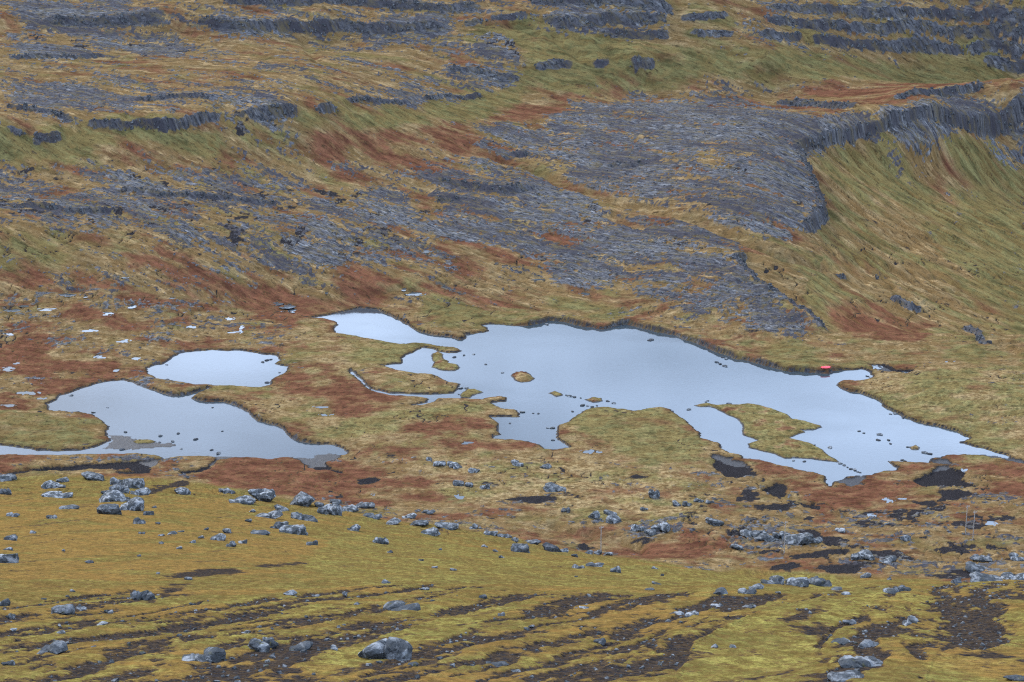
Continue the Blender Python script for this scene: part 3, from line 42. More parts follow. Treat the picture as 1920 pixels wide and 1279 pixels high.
CLIFFS = [('K1',[(-206.56,902.18),(-195.66,898.8),(-184.92,896.08),(-174.84,897.06),(-165.9,894.16),(-157.97,897.71),(-150.23,902.88),(-134.96,910.2)],4.2,2.2),('K1b',[(-228.25,887.92),(-222.17,886.93),(-216.39,887.5),(-208.57,890.65)],4,2.5),('K1c',[(-130.67,910.19),(-117.31,913.96),(-100.62,920.1)],3,3),('K1d',[(-98.41,924.22),(-92.57,926.77),(-84.32,936.56)],4,3),('K2a',[(-268.6,1083.9),(-244.95,1081.76),(-217.34,1080.22),(-193.93,1079.37)],3.4,4.5),('K2b',[(-181.16,1081.79),(-165.78,1072.1),(-145.53,1070.12),(-125.81,1072.27),(-95.76,1077.11),(-80.44,1073.27),(-55.42,1074.64),(-31.36,1076.21)],4.2,3),('K3',[(-170.74,1094.8),(-138.0,1093.31),(-117.6,1094.85),(-97.51,1100.5),(-71.76,1097.72),(-40.87,1091.11),(-11.4,1092.6)],3.2,3),('K5',[(12.92,1083.09),(27.88,1074.2),(44.95,1075.01),(70.17,1077.3),(91.43,1079.44)],4.2,3),('K6',[(46.71,1067.96),(69.58,1065.99),(91.73,1069.01)],3,3),('K7',[(9.55,1036.84),(24.25,1041.12),(36.99,1041.56)],3,3),('K7b',[(40.93,1042.3),(56.67,1044.2)],2.5,3),('K7c',[(60.64,1045.73),(67.35,1042.36),(76.17,1042.11),(81.3,1046.1)],3,3),('K6b',[(4.9,1097.99),(25.2,1092.1),(45.42,1089.34),(70.62,1086.46),(95.86,1085.25)],3,4),('K8',[(137.67,1093.23),(162.97,1098.48),(189.68,1098.24),(220.39,1097.74),(252.43,1103.21),(273.56,1104.35),(293.9,1102.34),(313.59,1099.75),(333.02,1096.63)],3.2,2.2),('K9',[(134.85,1085.44),(144.92,1084.39),(163.69,1087.42),(188.83,1091.4),(209.53,1092.42),(240.95,1095.83),(272.72,1099.59),(293.49,1098.66),(312.75,1094.72),(331.47,1089.42)],3.6,2.2),('K10',[(128.3,1070.4),(145.85,1074.02),(166.65,1078.18),(187.6,1081.95),(219.32,1088.08),(250.63,1090.88),(272.13,1095.43),(302.51,1093.81)],3.2,2.2),('K11',[(265.16,1090.73),(273.29,1089.47),(283.66,1089.11),(292.4,1089.57),(314.96,1063.22)],3.2,3),('K12',[(135.5,917.6),(146.4,932),(155.2,945),(166,954),(181,962),(201,971),(220,978),(240,985),(255,994),(270,1003),(300,1009),(340,1011)],(5.0,9.0),3.0),('K12b',[(196,992),(208,998),(232,1006),(246,1014),(256,1020)],3.5,2.5),('K13',[(138.46,1023.17),(149.61,1019.95),(158.35,1014.06),(170.49,994.82),(183.17,987.11)],3,3),('K4',[(124.53,803.94),(133.61,818.2),(142.0,841.72),(142.75,853.69),(143.0,866.57),(141.3,884.37),(141.04,906.61),(139.21,918.62)],5,3.5),('K4b',[(122.17,701.05),(118.79,716.88),(110.29,731.44),(101.25,744.76),(95.49,761.18),(94.13,768.94),(100.84,775.33)],4.5,3),('K14',[(132.71,772.3),(136.64,768.49),(143.0,770.37)],2.5,2),('K15',[(152.55,752.7),(156.42,745.93),(159.15,737.52),(167.76,737.23)],2.5,2),('K16',[(174.61,719.3),(179.58,707.4),(178.76,692.27),(181.55,687.03)],2.5,2),('K17',[(150.2,776.87),(157.11,777.29)],2.2,2),('K19',[(-38.1,881.82),(-21.07,873.64),(-4.32,866.48),(16.51,871.31)],2.2,3),('K20',[(-38.81,857.6),(-28.93,857.07),(-21.58,859.31)],2.2,3),('K21',[(42.89,903.04),(55.46,897.16),(65.58,895.28)],2,3),('L1',[(-241.98,893.77),(-233.84,890.82),(-226.6,888.09)],2,1.6),('L2',[(-135.8,910.06),(-124.2,913.89),(-112.25,915.13),(-100.62,920.1)],2.4,1.6),('L3',[(-85.22,947.85),(-75.34,958.93),(-63.12,965.44),(-48.9,972.6)],2.2,1.8),('L4',[(-49.28,980.96),(-36.77,993.76),(-23.76,998.41),(-12.57,1008.99)],2,1.8),('L5',[(-31.35,1075.86),(-15.31,1079.23),(0.8,1080.44),(13.92,1082.37)],2.2,2),('L6',[(-251.17,930.27),(-237.08,919.7),(-220.36,910.91),(-206.49,901.82)],2,1.8),('L7',[(-272.51,1016.78),(-255.01,1023.35),(-234.32,1025.15),(-216.33,1031.47)],2,2),('L8',[(-37.88,1027.82),(-22.51,1031.84),(-5.03,1026.82),(8.51,1026.98)],2.2,2),('L9',[(91.43,1079.44),(105.64,1080.59),(126.23,1084.63)],3,2.2),('L10',[(95.13,1068.92),(110.22,1069.85),(128.3,1070.4)],2.4,2),('L11',[(-191.02,938.23),(-176.28,935.2),(-160.36,935.44),(-140.66,927.46)],2,2),('L12',[(-178.96,843.67),(-156.75,836.25),(-128.84,836.66),(-100.38,832.57)],1.8,2),('L13',[(-221.53,807.84),(-206.9,811.53),(-188.24,804.23),(-167.59,809.12)],1.8,2),('K22',[(-1.93,922.59),(4.19,917.23),(11.22,920.95)],2,3)]
GULLIES = [([(-28.92,948.85),(-27.48,934.87),(-15.65,920.88),(10.22,899.91),(24.96,876.92),(46.38,855.77),(62.34,839.36),(79.62,818.55),(91.73,799.94),(103.95,786.63),(116.19,776.04),(134.28,775.99),(142.65,771.88)],3.0,3.5),([(-167.67,1056.5),(-152.19,1044.08),(-132.4,1025.78),(-122.23,1004.18)],1.6,4),([(-188.53,1080.35),(-186.4,1075.77),(-179.07,1066.52),(-167.67,1056.5)],1.8,3),([(-121.97,1073.98),(-116.28,1065.83),(-110.48,1046.72),(-101.18,1010.56)],1.5,2.5),([(-19.47,1088.41),(-12.24,1074.45)],2,2.5),([(-5.23,1077.91),(8.81,1072.22),(17.74,1065.98)],2,2.5),([(19.84,1073.03),(23.72,1065.71),(30.49,1056.85),(42.02,1045.89)],2.5,3),([(44.66,1066.5),(59.59,1043.94),(67.17,1037.65)],2,3),([(163.69,1087.42),(166.65,1078.18),(171.4,1067.76)],2,2.5),([(257.03,1098.89),(259.93,1090.53)],2,2.5),([(37.64,836.6),(44.02,835.61),(51.39,823.87),(60.27,814.72)],1.5,2.5),([(-56.65,882.28),(-54.26,884.76),(-51.8,886.24)],1.2,2),([(-85.57,952.13),(-79.76,946.11),(-75.6,937.57)],2,3),([(-66.64,963.84),(-59.84,955.69),(-50.45,947.4)],1.6,3),([(5.55,509.66),(9.09,505.7),(15.08,500.74),(22.08,498.49),(23.93,494.72),(29.32,492.49),(35.0,487.87),(35.73,476.98)],1.8,2.2),([(-42.32,761.9),(-44.94,755.34),(-52.17,753.43),(-65.08,749.69)],0.8,1.5),([(14.22,735.98),(10.72,742.66),(4.24,751.01)],0.8,1.6),([(43.26,729.05),(38.62,736.01),(35.32,742.7),(30.58,751.56),(18.46,766.51)],0.7,1.6),([(159.19,944.81),(165.23,936.43),(173.06,928.81)],1.5,2),([(150.16,920.42),(154.34,907.09)],1.6,2.5),([(195.11,959.27),(200.33,951.68),(213.16,940.39)],1.3,2.2),([(183.43,694.72),(186.27,684.36),(188.24,670.2)],2,2.5),([(105.86,781.24),(118.46,778.85),(128.67,775.65),(133.0,769.3)],1.8,3)]
WATERS = [[(-68.48,736.9),(-65.18,740.56),(-61.78,743.46),(-58.1,742.67),(-54.35,740.82),(-51.93,736.9),(-49.61,734.31),(-47.19,729.69),(-44.88,726.63),(-42.85,722.09),(-41.0,720.34),(-38.58,714.16),(-35.56,709.28),(-29.86,705.66),(-24.26,703.26),(-20.03,699.7),(-17.98,700.17),(-17.02,703.26),(-18.13,706.38),(-16.06,706.86),(-13.33,708.79),(-10.56,709.28),(-8.49,710.98),(-9.58,714.65),(-11.74,718.6),(-8.6,720.84),(-3.66,719.6),(0.56,717.86),(3.37,718.6),(6.18,717.86),(9.02,720.34),(12.57,722.09),(14.74,725.37),(18.98,724.61),(24.51,720.34),(27.23,717.36),(31.39,716.13),(34.08,713.67),(36.88,713.67),(39.82,716.62),(42.03,718.6),(44.9,719.6),(48.93,716.62),(53.59,712.93),(56.15,709.76),(58.85,708.79),(63.35,704.46),(65.4,700.88),(66.63,699.22),(69.09,696.16),(71.45,692.2),(73.3,690.35),(75.99,683.49),(79.66,680.11),(82.43,674.98),(86.23,673.43),(90.33,669.05),(93.86,665.79),(97.3,662.14),(100.83,659.37),(103.49,659.79),(105.96,658.94),(111.0,657.89),(114.69,656.62),(117.24,660.43),(121.33,661.5),(124.58,661.5),(127.38,662.57),(129.74,659.37),(129.89,654.1),(127.91,650.98),(124.27,648.5),(120.33,647.88),(116.32,646.85),(114.55,643.79),(115.96,640.76),(118.45,636.75),(121.88,634.77),(125.38,629.85),(127.73,624.04),(126.76,622.13),(127.33,620.22),(129.07,616.45),(131.83,611.78),(132.2,609.02),(134.37,606.27),(137.24,602.65),(141.05,600.85),(144.45,597.28),(146.83,594.63),(148.01,592.0),(149.67,587.67),(146.53,585.44),(145.09,584.24),(148.0,581.69),(151.85,578.33),(154.59,575.33),(157.46,573.02),(158.28,570.85),(155.71,569.39),(152.43,571.14),(148.25,572.79),(143.68,572.79),(138.46,572.46),(135.68,570.16),(133.16,569.02),(131.35,565.79),(126.82,565.79),(118.61,567.24),(119.58,563.39),(120.81,561.0),(120.07,558.63),(115.79,558.16),(113.3,556.75),(111.2,554.41),(108.35,553.95),(104.41,553.64),(101.86,551.64),(99.27,549.34),(96.9,544.79),(95.85,548.58),(97.12,553.18),(94.39,557.06),(91.18,558.0),(89.15,559.42),(87.24,561.79),(84.03,563.07),(82.03,564.99),(78.48,568.21),(73.46,569.02),(73.27,572.29),(71.17,573.94),(70.05,574.17),(67.62,578.33),(67.77,582.54),(64.92,585.95),(61.66,588.53),(61.85,593.75),(60.27,599.06),(58.88,603.55),(57.5,608.47),(57.47,608.1),(55.19,612.71),(54.34,617.39),(50.84,619.65),(48.33,618.9),(45.84,618.33),(43.26,616.26),(40.77,615.51),(38.45,617.76),(36.0,617.76),(33.03,619.65),(29.95,619.27),(26.84,618.33),(24.32,616.45),(21.7,610.86),(19.12,605.36),(15.41,600.85),(14.65,593.75),(14.81,587.67),(16.75,583.39),(18.95,579.17),(14.29,577.49),(10.85,578.33),(8.59,582.54),(5.13,585.09),(0.47,586.81),(-6.26,587.67),(-6.0,591.13),(-3.95,592.0),(-4.56,595.51),(-4.01,601.75),(-5.53,605.36),(-7.38,609.57),(-3.15,609.94),(2.3,609.57),(2.62,613.64),(1.1,617.01),(-2.57,617.76),(-5.66,621.17),(-7.55,624.62),(-4.46,625.39),(-1.98,625.97),(-1.37,629.85),(-4.5,631.81),(-8.23,629.85),(-10.69,627.9),(-18.8,629.27),(-26.26,628.88),(-27.04,625.0),(-31.51,621.17),(-33.97,621.17),(-29.23,625.39),(-28.75,628.88),(-32.58,630.83),(-36.99,631.61),(-42.66,632.4),(-49.25,637.15),(-51.47,641.77),(-53.88,648.5),(-58.46,657.67),(-58.68,661.92),(-56.1,655.57),(-52.1,645.22),(-49.84,640.15),(-43.45,635.16),(-35.86,633.98),(-28.32,633.58),(-20.21,634.77),(-18.77,639.75),(-18.59,644.81),(-21.84,646.85),(-25.17,650.98),(-28.59,656.2),(-34.46,657.25),(-42.48,661.5),(-47.39,666.87),(-43.55,668.39),(-39.96,669.05),(-40.93,674.53),(-39.56,680.11),(-37.0,682.36),(-35.82,685.76),(-33.96,689.2),(-30.53,688.05),(-27.7,684.62),(-23.6,682.36),(-19.59,682.81),(-18.64,685.08),(-21.09,688.51),(-26.57,690.81),(-32.81,693.83),(-37.63,694.99),(-42.31,693.36),(-47.24,696.16),(-52.95,699.7),(-60.14,703.98),(-65.95,707.34),(-68.43,708.79),(-69.27,716.62),(-67.63,719.6),(-69.79,724.1),(-75.18,728.66),(-80.21,729.17),(-75.52,732.25)],[(-133.38,663.64),(-131.02,666.87),(-127.79,669.05),(-126.9,673.43),(-125.18,678.99),(-123.74,682.36),(-119.41,684.62),(-112.96,686.45),(-106.73,685.31),(-101.41,685.76),(-97.81,683.94),(-93.44,681.23),(-87.82,678.99),(-85.84,673.43),(-87.3,669.05),(-84.42,666.87),(-82.0,665.79),(-81.84,661.5),(-82.66,657.25),(-84.75,653.06),(-86.63,649.94),(-85.57,643.79),(-89.07,641.36),(-95.52,642.17),(-100.1,643.18),(-105.18,643.18),(-107.21,644.0),(-112.36,644.4),(-118.67,647.88),(-123.43,649.53),(-127.21,650.98),(-128.41,654.1),(-131.05,656.2)],[(-160.08,623.08),(-157.29,627.9),(-158.08,632.79),(-155.39,634.77),(-152.08,639.75),(-147.65,645.83),(-143.17,648.91),(-139.13,649.53),(-135.1,646.85),(-130.21,641.16),(-126.61,638.75),(-122.76,634.77),(-119.11,631.81),(-115.99,631.81),(-112.59,633.98),(-108.15,639.75),(-107.42,641.16),(-106.47,639.95),(-108.48,635.76),(-110.37,631.81),(-111.21,629.27),(-108.97,626.93),(-104.95,625.0),(-100.14,625.97),(-96.64,623.08),(-93.04,619.27),(-89.23,613.64),(-86.57,607.18),(-81.19,602.65),(-77.29,599.95),(-74.99,595.51),(-73.13,589.4),(-70.4,585.95),(-65.48,583.39),(-57.8,582.03),(-54.0,578.33),(-52.44,573.35),(-60.12,569.84),(-65.65,568.21),(-71.6,570.65),(-77.04,568.54),(-84.14,570.65),(-93.14,569.84),(-97.38,571.47),(-105.94,571.47),(-110.08,569.02),(-113.5,572.29),(-120.1,573.94),(-131.46,573.44),(-146.12,572.46),(-163.35,572.79),(-174.79,572.79),(-176.43,578.76),(-165.64,581.69),(-159.42,580.01),(-152.92,576.99),(-145.28,576.33),(-138.56,577.16),(-134.07,580.51),(-130.53,585.95),(-132.57,590.26),(-133.87,593.75),(-133.76,599.06),(-137.13,605.36),(-141.79,611.78),(-147.25,614.57),(-152.94,615.51),(-158.04,616.45)]]
ISLETS = [[(-29.92,681.23),(-27.66,683.49),(-25.53,680.11),(-25.67,674.53),(-23.28,672.33),(-23.87,670.14),(-20.51,667.96),(-18.78,664.71),(-20.3,660.43),(-25.52,660.86),(-29.26,664.71),(-28.86,671.23),(-29.69,675.64)],[(-0.13,655.15),(1.49,659.37),(5.07,659.37),(6.97,655.15),(7.96,650.98),(6.26,647.88),(3.07,647.26),(0.83,649.94)],[(-18.27,632.79),(-15.93,639.75),(-12.76,639.15),(-10.5,635.76),(-13.27,632.79),(-15.08,629.85),(-17.57,629.85)],[(13.05,634.77),(14.99,637.35),(17.13,634.77),(17.7,632.4),(15.48,630.83)],[(25.35,627.9),(27.94,630.44),(31.01,629.27),(31.17,625.97),(27.7,624.43)],[(62.33,621.75),(67.48,624.04),(70.99,622.13),(76.54,622.13),(81.01,623.47),(85.17,622.13),(88.91,617.76),(93.11,612.71),(94.46,607.18),(98.12,605.36),(101.77,601.75),(102.85,599.06),(100.36,596.4),(95.62,596.4),(96.54,594.63),(92.38,590.26),(90.67,588.53),(93.06,586.81),(97.17,583.05),(99.35,578.33),(100.43,574.17),(103.63,565.79),(99.36,567.4),(95.07,569.02),(90.63,569.84),(86.04,569.51),(83.77,573.94),(80.1,576.66),(76.37,579.17),(76.29,583.39),(80.09,585.95),(78.65,588.53),(76.02,591.13),(75.94,595.51),(77.15,600.85),(76.08,607.18),(72.96,611.78),(69.89,617.39),(67.72,620.22),(64.04,620.22)],[(128.53,580.01),(130.67,582.03),(131.64,579.67),(130.33,577.49),(128.67,577.83)],[(-123.3,584.75),(-121.94,586.81),(-118.49,587.15),(-115.79,585.09),(-117.17,583.05),(-121.75,582.71)]]
MUDS = [[(-133.3,576.8),(-130.51,585.75),(-132.89,591.75),(-125.71,591.15),(-123.88,587.73),(-115.83,585.24),(-110.57,585.17),(-107.66,581.72),(-110.66,578.91),(-118.64,578.34)],[(-158.12,552.88),(-148.36,558.2),(-133.85,563.38),(-110.97,567.62),(-111.93,557.41),(-125.72,556.79),(-141.93,554.64),(-153.77,548.93)],[(-122.5,551.97),(-119.02,556.65),(-111.79,559.67),(-113.45,550.85),(-118.51,548.66)],[(-102.51,551.31),(-102.77,556.01),(-95.84,561.45),(-93.5,568.39),(-96.87,571.85),(-91.91,569.16),(-94.58,560.58),(-98.41,553.18)],[(-102.07,499.0),(-103.06,525.01),(-100.73,541.19),(-97.71,542.49),(-96.91,531.72),(-98.53,512.08),(-99.89,495.56)],[(-69.33,570.83),(-62.71,573.12),(-55.98,574.67),(-54.49,570.69),(-58.49,564.56),(-55.81,559.9),(-52.94,555.17),(-56.65,556.78),(-62.47,559.2)],[(-95.14,571.78),(-92.89,572.0),(-88.77,571.13),(-83.06,571.15),(-88.41,568.54),(-92.88,568.04)],[(63.69,573.7),(70.1,569.51),(73.03,565.36),(73.37,558.67),(77.79,553.8),(71.9,550.94),(65.88,551.52),(63.28,558.43)],[(74.91,539.77),(80.68,546.38),(84.32,544.96),(80.95,532.46),(76.95,534.64)],[(99.17,548.76),(104.23,552.62),(109.86,553.18),(107.33,545.18),(102.86,544.6),(100.55,547.12)],[(122.7,548.24),(131.41,558.18),(133.83,564.24),(137.76,561.61),(140.8,555.29),(138.16,546.25),(140.38,539.48),(130.52,541.36),(123.26,542.98)],[(132.12,566.83),(136.28,570.34),(138.34,564.24),(133.27,561.64)],[(148.32,573.12),(155.01,572.44),(161.79,566.84),(160.91,563.43),(154.2,569.13)],[(127.96,537.05),(135.5,537.1),(139.09,531.86),(130.48,529.14),(127.2,528.7)],[(117.92,527.39),(124.75,527.18),(125.25,522.26),(119.51,522.35)],[(74.85,475.11),(85.05,478.6),(89.94,478.87),(91.19,475.01),(84.03,472.42),(76.21,471.29)],[(66.43,462.42),(71.93,468.07),(76.63,467.75),(76.96,463.65),(72.79,460.84)],[(78.82,463.47),(82.99,466.02),(91.44,462.99),(89.39,456.8),(83.57,458.13)],[(71.05,521.88),(76.81,525.54),(82.9,523.7),(78.88,517.6),(71.53,517.39)],[(84.52,527.54),(88.99,528.94),(90.83,523.74),(85.85,522.27)],[(-2.77,528.99),(1.5,532.07),(10.6,532.46),(12.11,528.0),(5.18,525.28)],[(17.01,482.04),(19.21,488.7),(22.03,484.99),(19.73,476.57)],[(-49.08,548.59),(-41.48,550.2),(-40.7,546.82),(-45.44,544.24)],[(33.5,549.67),(38.05,551.97),(42.37,550.44),(39.92,546.81)],[(131.43,667.04),(136.8,667.71),(140.17,661.43),(146.38,660.06),(142.03,654.54),(133.48,660.38)],[(-40.38,204.76),(-41.01,224.38),(-38.64,229.31),(-36.08,235.52),(-34.84,222.86),(-36.85,206.02),(-38.42,198.85)],[(-32.45,159.09),(-35.45,185.3),(-33.63,176.63),(-31.75,162.19),(-31.32,168.91),(-30.05,163.78),(-30.35,153.28)],[(-36.55,246.89),(-34.76,263.91),(-32.51,274.39),(-31.69,265.13),(-34.01,243.02)],[(20.46,121.31),(21.95,124.91),(22.84,123.42),(21.95,119.87),(20.49,117.82)],[(27.41,101.67),(28.66,104.0),(28.88,101.67),(27.63,99.39)]]
PUDDLES = [(-157.7,716.05,2.5,2.64),(-149.6,723.39,1.8,2.15),(-191.97,724.96,2.92,1.66),(-195.46,720.26,4.36,1.63),(-182.42,720.2,3.98,1.62),(-176.39,733.51,4.76,2.25),(-169.05,730.79,1.09,1.39),(-161.4,699.85,3.16,1.76),(-123.83,708.65,3.16,1.76),(-106.92,706.19,3.84,1.72),(-105.29,711.95,1.06,3.49),(-111.31,722.82,2.14,1.81),(-135.11,733.68,1.81,1.37),(-156.09,745.81,1.48,1.17),(-191.68,696.24,2.47,2.03),(-169.07,631.94,4.51,2.1),(-181.91,655.88,2.67,2.27),(-180.37,662.67,1.35,0.92),(-75.7,750.88,1.1,1.38),(-146.55,690.02,2.76,1.94),(-152.26,671.57,3.04,1.85),(-172.28,617.44,2.85,1.21),(-162.96,627.13,2.24,1.03),(-62.59,608.77,3.04,1.12),(-65.2,617.09,4.31,0.95),(-138.83,671.98,2.36,1.6),(-142.37,657.99,2.32,1.1),(-94.96,743.06,2.48,2.16),(-90.69,740.37,3.27,2.41),(-87.76,736.54,1.88,2.64),(-91.72,736.62,2.17,1.59),(-36.27,791.44,2.15,2.5),(-39.6,750.94,4.39,2.75),(-44.17,754.61,1.1,2.23),(-0.95,816.83,1.58,2.33),(35.81,790.85,2.3,1.55),(21.12,784.35,1.67,1.51),(-6.61,784.78,0.91,1.82),(-2.43,782.75,2.13,1.2),(11.06,769.62,2.99,1.15),(24.94,758.69,0.74,1.4),(30.64,753.47,3.3,2.2),(42.08,786.12,1.37,1.22),(-15.19,581.72,2.9,1.02),(161.52,666.82,3.03,0.92),(142.17,658.45,1.66,1.77),(132.91,664.38,2.33,2.68),(-15.62,532.15,1.88,1.75),(25.07,573.23,3.44,1.99),(-41.41,533.63,0.81,0.74),(111.92,529.23,1.91,1.8),(116.22,530.79,1.91,1.06),(104.34,514.14,2.38,1.14),(140.73,556.2,1.15,1.66),(134.99,500.24,1.83,1.42)]
